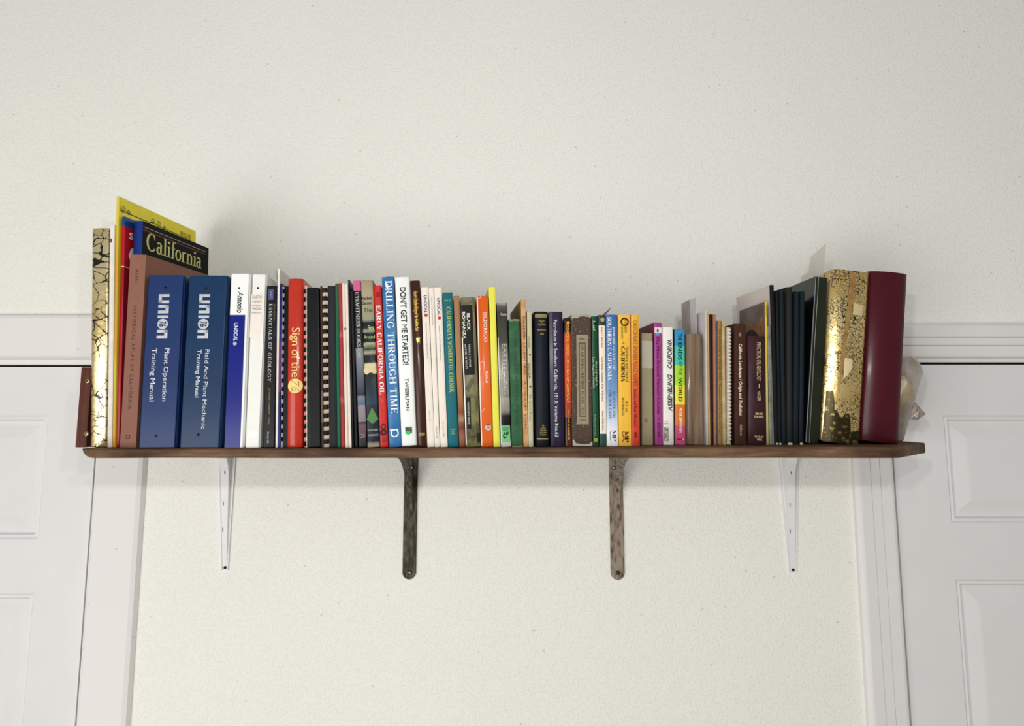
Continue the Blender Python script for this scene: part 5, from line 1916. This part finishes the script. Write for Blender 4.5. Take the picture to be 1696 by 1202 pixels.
# purple ribbon above the cream banded paperback
rb = [P3(996, 523, 1.20), P3(1000, 519, 1.2), P3(1006, 514.5, 1.205), P3(1010.5, 509.5, 1.21), P3(1011, 511, 1.21), P3(1007, 516.5, 1.205), P3(1002, 521.5, 1.2), P3(1001, 524, 1.2)]
o0 = rb[0]
V = [Vector(p) - o0 for p in rb] + [Vector(p) - o0 + Vector((0, .0008, 0)) for p in rb]
n = len(rb)
rbo = obj('bookmark_ribbon', V, [tuple(range(n)), tuple(range(2 * n - 1, n - 1, -1))] + [(i, (i + 1) % n, (i + 1) % n + n, i + n) for i in range(n)], M('80607c', .6))
rbo.location = o0
tag(rbo, 'mauve ribbon bookmark sticking out above the cream banded paperback', 'bookmark')

# ------------------------------------------------------------------ quartz at the right end
def quartz_mat(name, c0, c1, trans, rough):
    m, nt, N, L, b = _base(name)
    tc = N.new('ShaderNodeTexCoord')
    no = N.new('ShaderNodeTexNoise')
    no.inputs['Scale'].default_value = 22
    no.inputs['Detail'].default_value = 5
    L.new(tc.outputs['Object'], no.inputs['Vector'])
    ra = N.new('ShaderNodeValToRGB')
    ra.color_ramp.elements[0].position, ra.color_ramp.elements[0].color = .38, lin(c0)
    ra.color_ramp.elements[1].position, ra.color_ramp.elements[1].color = .62, lin(c1)
    L.new(no.outputs['Fac'], ra.inputs['Fac'])
    L.new(ra.outputs['Color'], b.inputs['Base Color'])
    b.inputs['Roughness'].default_value = rough
    b.inputs['Transmission Weight'].default_value = trans
    b.inputs['IOR'].default_value = 1.5
    b.inputs['Coat Weight'].default_value = .4
    bp = N.new('ShaderNodeBump')
    bp.inputs['Strength'].default_value = .25
    bp.inputs['Distance'].default_value = .003
    L.new(no.outputs['Fac'], bp.inputs['Height'])
    L.new(bp.outputs[0], b.inputs['Normal'])
    return m


def hull(name, pts, mat, parent, bev=.0025):
    bm = bmesh.new()
    for p in pts:
        bm.verts.new(p)
    r = bmesh.ops.convex_hull(bm, input=bm.verts)
    bmesh.ops.delete(bm, geom=[v for v in bm.verts if not v.link_faces], context='VERTS')
    bmesh.ops.dissolve_limit(bm, angle_limit=math.radians(9), verts=bm.verts, edges=bm.edges)
    bmesh.ops.bevel(bm, geom=list(bm.edges), offset=bev, segments=2, profile=.5, affect='EDGES')
    return obj_bm(name, bm, mat, parent)


YQ = 1.315
base = P(1490, 731, YQ)
bzq = shelf_z(base.x)
qz = empty('quartz_crystal', (base.x, YQ, bzq))
tag(qz, 'cloudy beige quartz crystal cluster standing at the right end of the shelf', 'crystal')


def Q(px, py, dy):
    p = P(px, py, YQ + dy)
    return p - qz.location


big = [Q(1509, 589.5, .0), Q(1517, 590.5, .02), Q(1500, 592, -.006), Q(1494, 596, .03), Q(1526, 605, .0), Q(1529, 617, .005), Q(1528.5, 619, .035), Q(1517, 658, -.012), Q(1518, 655, .045),
       Q(1508, 690, -.008), Q(1496.5, 731, 0), Q(1497, 728, .05), Q(1470, 732, .0), Q(1470, 728, .05), Q(1478, 640, -.02), Q(1485, 600, .0), Q(1480, 610, .05), Q(1505, 640, -.03)]
zmin = min(p.z for p in big)
for p in big:
    if p.z < .006:
        p.z = 0.0003
hull('crystal_body', big, quartz_mat('cloudy_quartz', 'b8a48e', 'ddd6cc', .45, .22), qz)
yel = [Q(1482, 625, -.035), Q(1498, 619, -.042), Q(1506, 632, -.045), Q(1517, 648, -.030), Q(1505, 662, -.036), Q(1490, 664, -.034), Q(1480, 690, -.02), Q(1485, 650, .0), Q(1505, 655, .0)]
hull('crystal_facet', yel, quartz_mat('yellow_quartz', 'c2a478', 'd6c6a4', .25, .35), qz)
tip = [Q(1515.5, 665.5, -.004), Q(1533.5, 685, .004), Q(1531, 688.5, .010), Q(1519, 696, -.004), Q(1507, 694, .0), Q(1508, 672, .0), Q(1520, 668, .024), Q(1520, 694, .026), Q(1508, 684, .024), Q(1522, 680, -.010)]
hull('crystal_point', tip, quartz_mat('clear_quartz', 'd8c6b8', 'ece4dc', .85, .06), qz, .0008)

for b_ in ALLB:
    if '_keep' in b_.root:
        del b_.root['_keep']
